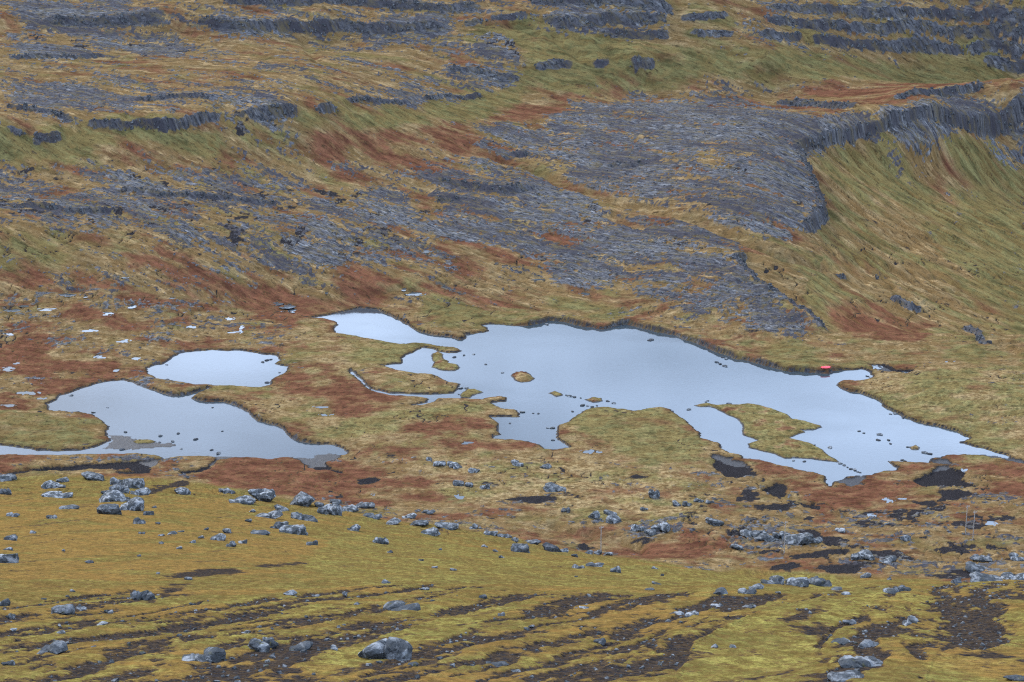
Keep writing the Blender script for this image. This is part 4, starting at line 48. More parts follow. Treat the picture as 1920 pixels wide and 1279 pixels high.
ROCKS = [(-152.7,540.76,6.18,3.37,'ridge_left'),(-136.84,480.96,3.51,2.76,'ridge_left'),(-131.35,511.88,6.89,3.18,'ridge_left'),(-120.04,470.79,9.27,2.2,'ridge_left'),(-133.4,530.73,4.11,2.19,'ridge_left'),(-126.46,538.85,8.59,3.33,'ridge_left'),(-102.59,412.16,4.71,1.5,'ridge_left'),(-109.2,388.64,3.05,1.63,'ridge_left'),(-99.23,382.54,2.59,1.2,'ridge_left'),(-114.59,520.06,5.07,3.21,'cluster'),(-108.03,510.94,7.34,4.72,'cluster'),(-108.43,492.55,5.83,4.05,'cluster'),(-102.03,490.13,6.04,3.78,'cluster'),(-108.46,478.31,3.94,2.46,'cluster'),(-100.97,447.79,8.32,3.7,'cluster'),(-90.5,398.8,6.39,4.13,'cluster'),(-88.47,413.99,6.4,4.27,'cluster'),(-77.45,369.43,2.86,2.48,'cluster'),(-82.46,403.6,2.5,1.87,'cluster'),(-98.86,455.79,4.22,2.35,'cluster'),(-93.36,504.59,5.16,3.1,'ridge_mid'),(-83.64,523.23,5.33,2.13,'ridge_mid'),(-73.9,487.54,7.96,2.98,'ridge_mid'),(-71.62,510.1,8.83,5.45,'ridge_mid'),(-59.63,507.98,9.81,5.68,'ridge_mid'),(-54.92,506.8,3.6,2.57,'ridge_mid'),(-62.77,484.37,4.44,2.47,'ridge_mid'),(-58.52,427.76,7.86,2.62,'ridge_mid'),(-50.16,489.66,6.97,4.98,'ridge_mid'),(-51.9,444.88,7.26,2.95,'ridge_mid'),(-47.09,382.87,6.27,3.13,'ridge_mid'),(-52.22,398.66,4.89,2.45,'ridge_mid'),(-51.2,360.0,4.06,1.48,'ridge_mid'),(-60.47,407.17,1.67,1.25,'ridge_mid'),(-65.09,446.58,2.05,1.14,'ridge_mid'),(-56.43,350.68,2.16,1.8,'ridge_mid'),(-53.95,324.7,3.01,1.67,'ridge_mid'),(-49.36,309.98,2.24,1.44,'ridge_mid'),(-48.87,321.4,1.98,0.99,'ridge_mid'),(-38.3,338.68,2.43,1.39,'ridge_mid'),(-51.63,520.24,3.69,2.11,'ridge_mid'),(-60.08,303.19,1.1,0.63,'slope_left'),(-55.64,295.66,1.07,0.77,'slope_left'),(-62.04,359.71,1.3,0.74,'slope_left'),(-56.03,310.54,1.28,0.64,'slope_left'),(-57.09,324.89,1.34,0.74,'slope_left'),(-88.66,313.17,2.47,1.65,'slope_left'),(-79.39,278.49,1.47,0.73,'slope_left'),(-68.9,241.17,3.06,2.55,'slope_left'),(-58.4,243.69,1.28,0.64,'slope_left'),(-54.97,260.16,0.68,0.54,'slope_left'),(-70.25,276.9,0.73,0.58,'slope_left'),(-90.3,334.27,1.23,1.05,'slope_left'),(-74.32,372.44,1.34,0.69,'slope_left'),(-63.91,333.23,2.06,0.55,'slope_left'),(-64.84,327.65,1.35,0.47,'slope_left'),(-64.36,344.76,1.42,0.57,'slope_left'),(-86.12,428.4,1.32,0.88,'slope_left'),(-69.44,332.28,1.55,0.62,'slope_left'),(-31.74,150.99,2.14,1.51,'stripes'),(-33.77,131.76,1.89,1.05,'stripes'),(-36.81,128.36,0.76,0.62,'stripes'),(-42.3,145.96,1.01,1.09,'stripes'),(-30.94,134.13,0.78,0.64,'stripes'),(-29.08,123.89,1.05,0.33,'stripes'),(-34.1,138.69,1.03,0.29,'stripes'),(-40.81,163.06,0.6,0.34,'stripes'),(-27.16,102.23,1.98,0.82,'stripes'),(-27.37,94.35,0.66,0.36,'stripes'),(-17.31,97.65,2.49,0.67,'stripes'),(-15.21,104.2,1.43,0.88,'stripes'),(-14.8,106.35,1.23,0.78,'stripes'),(-12.69,104.62,1.54,0.71,'stripes'),(-10.46,102.39,0.59,0.38,'stripes'),(-19.87,157.34,1.31,0.41,'stripes'),(-35.66,193.74,1.11,0.71,'stripes'),(-42.28,210.15,0.66,0.44,'stripes'),(-40.91,153.25,0.57,0.26,'stripes'),(-27.04,147.93,0.62,0.25,'stripes'),(-17.58,115.02,0.72,0.3,'stripes'),(-29.78,115.11,0.61,0.25,'stripes'),(-34.0,118.74,0.7,0.23,'stripes'),(-17.73,158.32,0.82,0.3,'stripes'),(-8.76,139.67,3.04,0.87,'stripes'),(-7.67,99.5,2.4,1.57,'stripes'),(-6.49,99.1,2.08,1.87,'stripes'),(-5.41,94.75,0.6,0.3,'stripes'),(-0.72,96.24,1.41,0.45,'stripes'),(5.61,111.62,0.82,0.47,'stripes'),(-0.78,133.47,0.62,0.48,'stripes'),(-2.58,155.92,0.8,0.48,'stripes'),(-15.14,158.95,0.66,0.58,'stripes'),(-12.91,180.35,0.93,0.65,'stripes'),(-8.52,171.42,0.97,0.44,'stripes'),(-13.1,147.63,0.61,0.28,'stripes'),(1.38,124.45,0.58,0.23,'stripes'),(6.07,147.2,0.91,0.27,'stripes'),(12.92,137.27,1.14,0.43,'stripes'),(-6.84,151.23,0.47,0.22,'stripes'),(0.22,94.58,0.6,0.16,'stripes'),(-20.92,452.45,5.07,2.53,'ridge_mid'),(-28.54,382.18,3.51,2.34,'ridge_mid'),(-37.94,425.54,3.47,2.17,'ridge_mid'),(-38.23,487.72,5.45,1.98,'ridge_mid'),(-32.32,479.85,5.37,1.95,'ridge_mid'),(-24.82,479.92,5.36,2.19,'ridge_mid'),(-17.66,482.75,6.87,2.45,'ridge_mid'),(-10.73,489.43,2.98,1.99,'ridge_mid'),(-5.93,480.61,4.4,1.56,'ridge_mid'),(-2.05,481.01,4.4,1.71,'ridge_mid'),(2.13,436.86,4.9,3.57,'ridge_mid'),(0.86,474.08,2.41,1.93,'ridge_mid'),(5.2,475.79,5.33,1.7,'ridge_mid'),(10.18,460.4,4.7,3.76,'ridge_mid'),(13.47,460.9,2.82,1.65,'ridge_mid'),(15.4,435.99,2.01,1.34,'ridge_mid'),(23.01,474.44,2.42,1.7,'ridge_mid'),(15.47,332.27,3.75,1.36,'ridge_mid'),(15.43,262.21,1.75,1.35,'ridge_mid'),(12.2,325.9,2.67,1.0,'ridge_mid'),(-46.24,503.15,5.62,2.04,'ridge_mid'),(-42.68,515.54,6.27,2.35,'ridge_mid'),(-28.79,498.97,4.56,2.03,'ridge_mid'),(-23.84,511.85,3.63,1.56,'ridge_mid'),(20.56,473.42,2.42,1.21,'ridge_mid'),(25.82,472.87,2.42,1.45,'ridge_mid'),(-8.67,260.5,1.07,0.59,'slope_mid'),(-23.16,334.7,1.37,0.68,'slope_mid'),(-2.08,358.72,1.28,0.73,'slope_mid'),(-15.79,306.45,0.94,0.56,'slope_mid'),(22.23,260.47,0.54,0.54,'slope_mid'),(-3.89,416.43,1.7,0.77,'slope_mid'),(-6.7,435.1,1.77,0.89,'slope_mid'),(8.83,242.18,0.5,0.3,'slope_mid'),(-15.52,380.55,0.97,0.54,'slope_mid'),(13.32,169.83,1.05,0.32,'slope_mid'),(15.33,186.08,1.15,0.27,'slope_mid'),(27.29,336.2,1.38,0.55,'slope_mid'),(-11.98,272.67,1.12,0.45,'slope_mid'),(-8.24,539.63,3.26,2.17,'moor'),(-16.2,543.47,3.83,2.19,'moor'),(-13.16,542.0,2.73,1.91,'moor'),(13.15,538.7,7.6,2.44,'moor'),(42.2,529.26,3.75,4.28,'moor'),(23.63,511.45,3.63,3.11,'moor'),(29.18,509.0,5.17,2.58,'moor'),(28.44,514.69,4.17,2.09,'moor'),(35.56,500.47,4.59,3.06,'moor'),(41.74,498.65,5.59,3.05,'moor'),(15.52,516.95,3.14,1.83,'moor'),(-22.56,561.15,4.5,1.97,'moor'),(-18.05,560.23,6.18,1.69,'moor'),(-11.79,555.32,3.9,1.95,'moor'),(1.57,561.52,4.5,1.69,'moor'),(10.52,559.2,3.93,1.4,'moor'),(-26.1,565.28,2.27,1.42,'moor'),(48.17,521.2,3.17,2.11,'moor'),(38.55,518.56,2.63,1.31,'moor'),(38.56,496.39,3.54,2.28,'moor'),(26.7,179.08,2.79,1.02,'valley'),(29.3,180.37,2.63,1.31,'valley'),(32.9,188.37,2.94,1.57,'valley'),(22.79,163.96,1.53,0.68,'valley'),(20.95,156.32,1.78,0.65,'valley'),(18.44,155.34,1.45,0.81,'valley'),(29.46,154.84,0.97,0.32,'valley'),(90.83,452.14,3.07,1.65,'valley'),(96.07,448.45,1.41,1.17,'valley'),(93.22,470.21,7.33,2.93,'valley'),(99.48,467.98,5.85,1.22,'valley'),(33.7,156.22,1.48,0.66,'valley'),(35.72,160.71,1.69,0.84,'valley'),(51.51,191.26,3.84,1.11,'valley'),(127.36,446.01,7.1,2.37,'valley'),(48.21,190.84,1.21,0.91,'valley'),(24.09,159.15,0.66,0.25,'valley'),(30.52,165.0,1.21,0.43,'valley'),(28.39,124.75,1.39,0.86,'stripes'),(24.35,126.02,1.06,0.33,'stripes'),(22.04,107.91,1.49,0.69,'stripes'),(20.81,110.28,1.4,0.41,'stripes'),(18.94,94.82,2.63,0.86,'stripes'),(16.64,86.25,2.03,0.51,'stripes'),(25.31,86.86,1.32,0.38,'stripes'),(12.32,105.55,0.55,0.28,'stripes'),(13.45,105.92,0.5,0.28,'stripes'),(13.76,133.99,1.11,0.35,'stripes'),(19.49,144.03,1.35,0.3,'stripes'),(16.82,143.9,1.05,0.3,'stripes'),(67.44,493.01,8.09,2.78,'moor'),(79.08,487.45,9.03,3.51,'moor'),(75.1,490.75,5.55,2.52,'moor'),(71.5,489.69,4.02,2.51,'moor'),(83.54,487.54,4.52,2.01,'moor'),(108.34,488.2,3.55,2.03,'moor'),(61.14,481.61,4.45,1.98,'moor'),(57.59,503.82,5.65,2.31,'moor'),(51.24,520.91,3.17,2.38,'moor'),(54.97,524.3,3.19,1.86,'moor'),(58.04,523.29,2.66,1.59,'moor'),(92.21,497.87,3.08,1.28,'moor'),(124.47,469.13,5.92,1.73,'moor'),(121.51,460.73,6.8,2.19,'moor'),(133.78,468.39,4.46,1.98,'moor')]
STONES = [(53.33,699.37),(52.58,698.42),(-17.82,679.34),(-14.31,680.46),(-21.29,676.88),(-9.67,668.08),(3.53,614.66),(7.18,613.35),(9.0,612.98),(-0.72,602.9),(11.78,598.42),(13.27,598.42),(13.32,586.53),(18.95,632.49),(19.99,631.51),(21.72,630.92),(23.86,629.55),(33.03,626.06),(35.08,623.75),(26.02,620.88),(27.52,619.93),(29.11,621.26),(24.21,621.83),(35.37,617.47),(20.62,615.22),(54.47,615.22),(-18.16,640.46),(-15.94,640.46),(-18.61,633.48),(-26.68,703.65),(13.59,720.0),(-3.37,658.0),(75.37,670.91),(76.47,668.73),(77.81,665.91),(79.48,675.32),(80.72,677.55),(77.98,676.88),(60.38,617.09),(67.73,626.64),(66.96,625.09),(74.82,623.36),(128.31,612.42),(130.2,612.79),(131.83,608.73),(121.24,592.25),(120.85,591.72),(115.86,593.47),(122.75,583.11),(122.81,586.53),(127.67,580.07),(102.4,579.4),(97.84,581.76),(119.31,586.53),(127.84,654.21),(128.87,652.75),(120.52,649.02),(114.69,595.23),(151.44,586.53),(104.31,563.12),(105.17,561.53),(106.03,559.94),(107.01,559.16),(107.58,557.58),(108.28,556.8),(123.56,567.94),(124.26,567.14),(103.45,564.72),(92.44,566.65),(133.56,573.67),(132.01,574.49),(89.18,567.62),(-103.32,587.39),(-109.81,592.95),(-110.28,585.33),(-115.34,590.85),(-127.48,594.35),(-114.48,584.31),(-142.31,614.28),(-138.5,619.55),(-102.56,619.36),(-96.52,577.22),(-93.73,573.9),(-106.45,578.06),(-91.81,670.91),(-90.43,673.11),(-89.24,674.22),(-84.11,658.63),(-87.17,646.55),(-123.44,649.64),(-126.55,667.64),(-153.94,632.49),(-95.68,595.23),(-125.39,577.56)]
POLES = [(23.83,474.08,8.16),(73.52,477.51,9.47),(125.51,490.69,8.65),(126.75,487.13,8.35)]
BOAT = (113.58,659.37)
# ---------------------------------------------------------------- noise
_rng = np.random.RandomState(7)
_P = _rng.permutation(512).astype(np.int32)
_GA = _rng.rand(512) * 2 * np.pi
_GX = np.cos(_GA).astype(np.float32); _GY = np.sin(_GA).astype(np.float32)
def perlin(x, y, seed=0):
    x = np.asarray(x, np.float32) + np.float32(seed * 17.37 + 1000); y = np.asarray(y, np.float32) + np.float32(seed * 9.71 + 1000)
    xi = np.floor(x).astype(np.int32); yi = np.floor(y).astype(np.int32)
    xf = x - xi; yf = y - yi
    u = xf * xf * xf * (xf * (xf * 6 - 15) + 10); v = yf * yf * yf * (yf * (yf * 6 - 15) + 10)
    def g(a, b, dx, dy):
        h = _P[(_P[a & 511] + b) & 511]
        return _GX[h] * dx + _GY[h] * dy
    n00 = g(xi, yi, xf, yf); n10 = g(xi + 1, yi, xf - 1, yf)
    n01 = g(xi, yi + 1, xf, yf - 1); n11 = g(xi + 1, yi + 1, xf - 1, yf - 1)
    a = n00 + u * (n10 - n00); b = n01 + u * (n11 - n01)
    return (a + v * (b - a)) * 1.5
def fbm(x, y, wl, octs=4, seed=0, gain=.5):
    s = 0; a = 1.; f = 1. / wl; t = 0
    for k in range(octs):
        s = s + a * perlin(x * f, y * f, seed + k * 3.1); t += a * a; a *= gain; f *= 2.03
    return s / math.sqrt(t)
def sst(x): x = np.clip(x, 0, 1); return x * x * (3 - 2 * x)
def uni(n, s=.42): return .5 + .5 * np.tanh(n / s * .8)
# ---------------------------------------------------------------- polygons
def pip(x, y, poly):
    r = np.zeros(x.shape, bool); n = len(poly)
    for i in range(n):
        x0, y0 = poly[i]; x1, y1 = poly[(i + 1) % n]
        if y0 == y1: continue
        c = (y0 > y) != (y1 > y)
        r ^= c & (x < (x1 - x0) * (y - y0) / (y1 - y0) + x0)
    return r
def seg_dist(x, y, poly, closed=True):
    d2 = np.full(x.shape, 1e9, np.float32); n = len(poly)
    for i in range(n if closed else n - 1):
        x0, y0 = poly[i]; x1, y1 = poly[(i + 1) % n]
        ex, ey = x1 - x0, y1 - y0; L = ex * ex + ey * ey + 1e-9
        t = np.clip(((x - x0) * ex + (y - y0) * ey) / L, 0, 1)
        d2 = np.minimum(d2, (x - x0 - t * ex) ** 2 + (y - y0 - t * ey) ** 2)
    return np.sqrt(d2)
def sdf(x, y, poly):                       # positive inside
    d = seg_dist(x, y, poly); return np.where(pip(x, y, poly), d, -d)
def line_sd(x, y, line):                   # signed distance (left of travel positive), arc length, total length
    best = np.full(x.shape, 1e9, np.float32); sg = np.zeros(x.shape, np.float32); al = np.zeros(x.shape, np.float32); acc = 0.
    for (x0, y0), (x1, y1) in zip(line[:-1], line[1:]):
        ex, ey = x1 - x0, y1 - y0; L = math.hypot(ex, ey) + 1e-9
        t = np.clip(((x - x0) * ex + (y - y0) * ey) / (L * L), 0, 1)
        d2 = (x - x0 - t * ex) ** 2 + (y - y0 - t * ey) ** 2
        c = ex * (y - y0) - ey * (x - x0)
        m = d2 < best
        best = np.where(m, d2, best); sg = np.where(m, np.sign(c), sg); al = np.where(m, acc + t * L, al); acc += L
    return np.sqrt(best) * sg, al, acc
def box(poly, m):
    xs = [p[0] for p in poly]; ys = [p[1] for p in poly]
    return min(xs) - m, max(xs) + m, min(ys) - m, max(ys) + m
# ---------------------------------------------------------------- base surface (thin plate through the surveyed heights)
class Base:
    def __init__(s, pts, lam=2e-4):
        P = np.array(pts, float); s.P = P[:, :2] / 100.; n = len(P)
        K = s.k(s.P, s.P) + lam * np.eye(n)
        Q = np.c_[np.ones(n), s.P]
        M = np.block([[K, Q], [Q.T, np.zeros((3, 3))]])
        sol = np.linalg.solve(M, np.r_[P[:, 2], 0, 0, 0]); s.w = sol[:n]; s.c = sol[n:]
    def k(s, a, b):
        r2 = ((a[:, None, :] - b[None]) ** 2).sum(-1) + 1e-9
        return .5 * r2 * np.log(r2)
    def __call__(s, x, y):
        q = np.c_[np.ravel(x), np.ravel(y)] / 100.
        out = np.empty(len(q))
        for i in range(0, len(q), 20000):
            c = q[i:i + 20000]; out[i:i + 20000] = s.k(c, s.P) @ s.w + s.c[0] + c @ s.c[1:]
        return out.reshape(np.shape(x))
def rows_cols():
    ys = np.r_[np.linspace(6, 78, 24), np.arange(80, 205, .42), np.arange(205, 462, 1.0), np.arange(462, 800, 1.0), np.arange(800, 1160, 1.45), np.arange(1160, 1400, 6), np.linspace(1400, 2500, 24)]
    side = np.array([.322, .328, .336, .346, .358, .372, .39, .41, .435, .465, .5, .55, .62, .75, .95, 1.2])
    us = np.r_[-side[::-1], np.linspace(-.318, .318, 860), side]
    return ys, us
def box_blur(a, r):
    if r < 1: return a
    for ax in (0, 1):
        pad = [(0, 0), (0, 0)]; pad[ax] = (r + 1, r)
        c = np.cumsum(np.pad(a, pad, mode='edge'), axis=ax, dtype=np.float64)
        n = a.shape[ax]
        hi = np.take(c, range(2 * r + 1, 2 * r + 1 + n), axis=ax); lo = np.take(c, range(0, n), axis=ax)
        a = ((hi - lo) / (2 * r + 1)).astype(np.float32)
    return a
class Terrain: pass
def YMIN(poly): return min(p[1] for p in poly)
def build_terrain():
    T = Terrain()
    ys, us = rows_cols(); NR, NC = len(ys), len(us)
    Y = np.repeat(ys[:, None], NC, 1).astype(np.float32); X = (Y * us[None, :]).astype(np.float32)
    base = Base(CTRL)
    ri = np.unique(np.r_[np.arange(0, NR, 5), NR - 1]); ci = np.unique(np.r_[np.arange(0, NC, 6), NC - 1])
    bc = base(X[np.ix_(ri, ci)], Y[np.ix_(ri, ci)])
    tmp = np.empty((NR, len(ci)))
    for j in range(len(ci)): tmp[:, j] = np.interp(ys, ys[ri], bc[:, j])
    Zb = np.empty((NR, NC), np.float32)
    for i in range(NR): Zb[i] = np.interp(us, us[ci], tmp[i])
    Z = Zb.copy()
    def sub(bb):
        x0, x1, y0, y1 = bb
        r = np.where((ys >= y0) & (ys <= y1))[0]
        if len(r) == 0: return None
        ua = min(x0 / y0, x0 / y1); ub = max(x1 / y0, x1 / y1)
        c = np.where((us >= ua) & (us <= ub))[0]
        if len(c) == 0: return None
        return slice(r[0], r[-1] + 1), slice(c[0], c[-1] + 1)
    # ---- zone weights with ragged borders
    wx = fbm(X, Y, 34, 5, 11) * 5.0; wy = fbm(X, Y, 40, 5, 23) * 11.0
    k = np.clip(Y / 700., .15, 1.1); XW = X + wx * k; YW = Y + wy * k
    Wt = np.empty((6, NR, NC), np.float32)
    for c, v in enumerate((.26, .36, .22, .05, 0, .1)): Wt[c] = v
    for wts, poly in ZONES:
        s = sub(box(poly, 25))
        if s is None: continue
        m = pip(XW[s], YW[s], poly).astype(np.float32)
        m = box_blur(box_blur(m, 5), 5) if YMIN(poly) > 200 else box_blur(m, 2)
        for c in range(6): Wt[c][s] += (wts[c] - Wt[c][s]) * m
    rockW, redW, greenW, soilW, fg, pale = Wt
    fg = box_blur(fg, 2)
    # ---- cliffs
    cl = np.zeros((NR, NC), np.float32)
    for name, line, h, w in CLIFFS:
        s = sub(box(line, 40))
        if s is None: continue
        x, y = X[s], Y[s]
        d, al, L = line_sd(x, y, line)
        tap = sst(np.minimum(al, L - al) / (6. + .06 * L))
        if isinstance(h, tuple): h0, h = h[0], h[1]; hv = h0 + (h - h0) * sst((al / L - .35) / .3)
        else: hv = h
        d = d + 1.1 * fbm(x, y, 9, 3, 31) + .22 * perlin(al / 1.5, al * 0 + h, 5) + .35 * perlin(x / 1.6, y / 3, 6)
        hh = hv * tap * (1 + .3 * perlin(al / 18., al * 0, 77) + .22 * perlin(al / 4., al * 0, 78))
        up = sst(d / w + .5)
        brk = .30 * np.sin(d / w * 7 + 2 * perlin(al / 6, d * 0, 9)) * np.exp(-(d / w) ** 2)
        dz = np.where(d > 0, .62 * hh * np.exp(-np.abs(d) / (h * 4.5)), -.38 * hh * np.exp(-np.abs(d) / (h * 4.)))
        f = np.where(np.abs(d) < w * .5, (up - .38) * hh, dz)
        sm = sst((np.abs(d) - w * .35) / (w * .5)); f = (up - .25) * hh * np.exp(-np.maximum(np.abs(d) - w * .5, 0) / (h * 4.3)) + brk * tap
        Z[s] += f
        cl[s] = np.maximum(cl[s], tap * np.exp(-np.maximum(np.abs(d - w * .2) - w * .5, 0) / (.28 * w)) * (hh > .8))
    # ---- gullies
    gl = np.zeros((NR, NC), np.float32)
    for line, dp, w in GULLIES:
        s = sub(box(line, 22))
        if s is None: continue
        x, y = X[s], Y[s]
        d, al, L = line_sd(x, y, line); d = d + 1.3 * fbm(x, y, 9, 3, 41)
        tap = sst(np.minimum(al, L - al) / (.12 * L + 3))
        g = np.exp(-(d / w) ** 2) * tap
        Z[s] -= dp * g; gl[s] = np.maximum(gl[s], g)
    # ---- which way the ground is drawn out: down the slabs, down the valley side, down the mountain
    rs = sst((X / Y - .15 - .012 * fbm(X, Y, 40, 3, 68)) / .02) * sst((Y - 690) / 30) * sst((1010 - Y) / 40)
    def turn(deg, k):
        a = math.radians(deg); return (X * math.cos(a) + Y * math.sin(a)) / k, -X * math.sin(a) + Y * math.cos(a)
    wob = 2.5 * fbm(X, Y, 30, 2, 69)
    fa, fb = turn(-34, 3.6); ga, gb = turn(-64, 5.5); ha, hb = turn(-17, 3.6); ma, mb = X / 1.5, Y
    FX = np.where(rs > .5, ga, np.where(Y > 985, ha, np.where(Y > 735, fa, ma))); FY = np.where(rs > .5, gb, np.where(Y > 985, hb, np.where(Y > 735, fb, mb))) + wob
    # ---- surface relief
    far = sst((Y - 430) / 60.)
    hm = fbm(X, Y, 14, 3, 51); hs = fbm(X, Y, 3.2, 3, 52)
    rn = .7 * fbm(FX, FY, 9, 4, 61) + .5 * fbm(X, Y, 5, 4, 67, .65); ridg = 1 - np.abs(.5 * fbm(FX, FY, 5, 4, 62) + .7 * fbm(X, Y, 4, 4, 60, .65))
    nrock = uni(.46 * fbm(FX, FY, 13, 5, 63, .7) + .34 * fbm(FX, FY, 3.5, 4, 64, .75) + .42 * fbm(X, Y, 2.6, 3, 59, .8) + .1 * hm)
    rock = sst((nrock - (1 - rockW)) / .26 + .5)
    rock = np.maximum(rock, sst(cl * 1.6 - .25 + .35 * fbm(X, Y, 4, 3, 65)))
    rock *= 1 - .8 * sst(gl * 2)
    tt = rn * 2.2; stp = np.floor(tt) + sst((tt - np.floor(tt) - .5) * 3 + .5)
    rel = .45 * hm + .25 * hs
    rel += rock * (.25 + .20 * stp + .32 * (ridg - .6) + .20 * fbm(X, Y, 1.9, 3, 66, .7))
    # rills down the valley side on the right and on the far green slopes
    xr, yr = ga * 1., gb
    gv = np.exp(-(fbm(ga, gb, 15, 3, 58) / .07) ** 2) * sst(uni(fbm(X, Y, 50, 2, 57)) * 3 - .9)
    rill = fbm(ga, gb, 5.0, 4, 71); rel += rs * (.85 * rill - 1.5 * gv)
    rq = (1 - rs) * sst((Y - 860) / 60) * greenW
    rel += rq * .5 * fbm(ha, hb, 4., 3, 73)
    # thin peat channels and little ledges
    cn = fbm(X, Y * .8, 30, 4, 74, .55); cr = np.exp(-(cn / .030) ** 2) * sst(uni(fbm(X, Y, 45, 2, 75)) * 3 - 1.1)
    cn2 = fbm(X, Y, 13, 4, 76, .6); cr2 = np.exp(-(cn2 / .035) ** 2) * sst(uni(fbm(X, Y, 30, 2, 79)) * 3 - 1.6)
    crease = np.maximum(cr, .8 * cr2) * (1 - .7 * rock) * far * sst((900 - Y) / 90)
    rel -= .75 * crease
    ts = (Z * .9 + 1.2 * hm + .5 * hs); ledge = ts - np.floor(ts); rel += .22 * (sst(ledge * 2.2) - ledge) * (1 - rs * .5)
    Z += far * rel
    # ---- fore slope: moss strips between bare soil, running up the slope to the right
    near = 1 - far
    aa = math.radians(17.0)
    across = X * math.cos(aa) - Y * math.sin(aa) + 2.6 * fbm(X, Y, 26, 2, 81) + .35 * hs; along = X * math.sin(aa) + Y * math.cos(aa)
    st = .85 * fbm(across / 2.7, along / 60., 1., 3, 82, .5) + .46 * fbm(across / 2.0, along / 9., 1., 3, 84, .65)
    nst = uni(.92 * st + .20 * hs + .22 * fbm(X, Y, 1.3, 2, 83, .7))
    strip = sst((nst - (1 - soilW)) / .34 + .5) * fg        # 1 = bare soil
    Z += fg * (.09 * hm + .05 * hs - .20 * (strip - .3) * (soilW > .2) + .10 * sst((Y - 170) / 60) * fbm(X / 3., Y, 2.6, 3, 87) + .085 * fbm(X, Y, .9, 2, 85)) * np.clip(Y / 110., .3, 1.)
    Z += fg * .45 * fbm(across / 9., along / 60., 1., 2, 86) * np.clip(Y / 130., .2, 1.)
    # ---- classes
    soil = np.where(fg > .5, strip, sst((uni(fbm(X, Y, 13, 5, 91, .6)) - (1 - soilW)) / .18 + .5))
    nred = uni(.75 * fbm(FX, FY, 14, 5, 92, .66) - .22 * hm)
    red = sst((nred - (1 - redW)) / .42 + .5)
    ngr = uni(.75 * fbm(FX, FY, 14, 5, 93, .64) + .12 * hm)
    soil = np.maximum(soil, .42 * rs * gv)
    green = sst((ngr - (1 - greenW)) / .42 + .5)
    # ---- water
    wsd = np.full((NR, NC), -90., np.float32); wid = np.zeros((NR, NC), np.int8)
    shore = fbm(X, Y, 5, 3, 101) * .55 + .25 * fbm(X, Y, 1.6, 2, 102)
    for i, poly in enumerate(WATERS):
        s = sub(box(poly, 88))
        d = sdf(X[s], Y[s], poly)
        m = d > wsd[s]; wsd[s] = np.where(m, d, wsd[s]); wid[s] = np.where(m, i, wid[s])
    w = wsd + shore
    out = np.maximum(-w, 0)
    blend = sst(out / 18.)
    low = .20 + .42 * sst(out / 1.6) + .012 * out + .16 * hs * sst(out / 2) + .25 * np.maximum(hm, -.3) * sst(out / 5)
    nl = sst((wsd + 75) / 20.) * (wsd > -75)
    Zl = .35 + .9 * np.log1p(np.exp(np.clip((Z - .35) / .9, -30, 30))); Z = Z + (Zl - Z) * nl
    bk = np.zeros((NR, NC), np.float32)
    for bi, line in enumerate(BANKS):
        s = sub(box(line, 14)); bk[s] = np.maximum(bk[s], (1. if bi == 0 else .45) * sst(1.6 - seg_dist(X[s], Y[s], line, False) / 7.))
    bk *= .6 + .6 * uni(fbm(X, Y, 11, 3, 109)); low = low + 1.35 * bk * sst(out / 1.3)
    land = low * (1 - blend) + Z * blend
    Z = np.where(w > 0, -.12 - .55 * sst(w / 2.5), np.where(out < 18, land, Z))
    wet = np.exp(-np.maximum(out - .15, 0) / .7)
    rim = (w < 0) * np.exp(-out / .45)
    mudm = np.zeros((NR, NC), np.float32)
    for poly in MUDS:
        s = sub(box(poly, 8))
        if s is None: continue
        x, y = X[s], Y[s]
        d = sdf(x, y, poly) + 1.7 * fbm(x, y, 6, 4, 103, .65)
        m = sst(d / 1.8 + .5)
        lev = (wsd[s] > -2.5) | ((wsd[s] > -22) & (Zb[s] < 1.6))
        n = .045 + .06 * fbm(x, y, 7, 4, 104, .6)
        Z[s] = np.where(lev, Z[s] * (1 - m) + n * m, Z[s] - .04 * m)
        mudm[s] = np.maximum(mudm[s], m)
    T.puddles = []
    for cx, cy, a_, b_ in PUDDLES:
        a_ *= .85; b_ *= 1.0
        s = sub((cx - 4 * a_, cx + 4 * a_, cy - 4 * b_, cy + 4 * b_))
        if s is None: continue
        x, y = X[s], Y[s]; q = np.sqrt(((x - cx) / a_) ** 2 + ((y - cy) / b_) ** 2)
        sd = .75 - q + .95 * fbm(x, y * 1.6, a_ * .8 + .8, 3, 105)
        core = q < 1.2
        if core.sum() < 2: continue
        lv = float(np.percentile(Z[s][core], 35))
        kk = sst((sd + 1) / .7)
        zz = Z[s] * (1 - kk) + (lv + .07) * kk
        Z[s] = np.where(sd > 0, lv - .03 - .2 * sst(sd * 2), np.maximum(zz, np.where(sd > -.6, lv + .03, -99)))
        T.puddles.append((cx, cy, a_, b_, lv)); wet[s] = np.maximum(wet[s], sst(sd * 3 + 1.2))
        rock[s] *= 1 - .7 * kk; mudm[s] = np.maximum(mudm[s], .8 * sst(sd * 2 + .7))
    soil = np.maximum(soil, mudm); soil = np.maximum(soil, sst(crease * 1.9 - .75) * (w < -.5) * .85)
    wetm = np.maximum(mudm * np.where(wsd > -8, .9, .2), .75 * wet * (w > -2))
    soil = np.maximum(soil, np.where(w < 0, np.exp(-np.maximum(out - .35, 0) / .35), 0) * .95)
    rock = np.where(mudm > .3, rock * .3, rock)
    rockrim = np.maximum(rim * sst(fbm(X, Y, 7, 3, 106) * 2 - .1), bk * np.exp(-out / 1.2) * (w < 0) * 1.2)
    rock = np.maximum(rock, rockrim * .9)
    rock *= 1 - fg * .97
    shr = sst((out - .2) / 1.5) * sst((7 - out) / 5) * (out < 8)
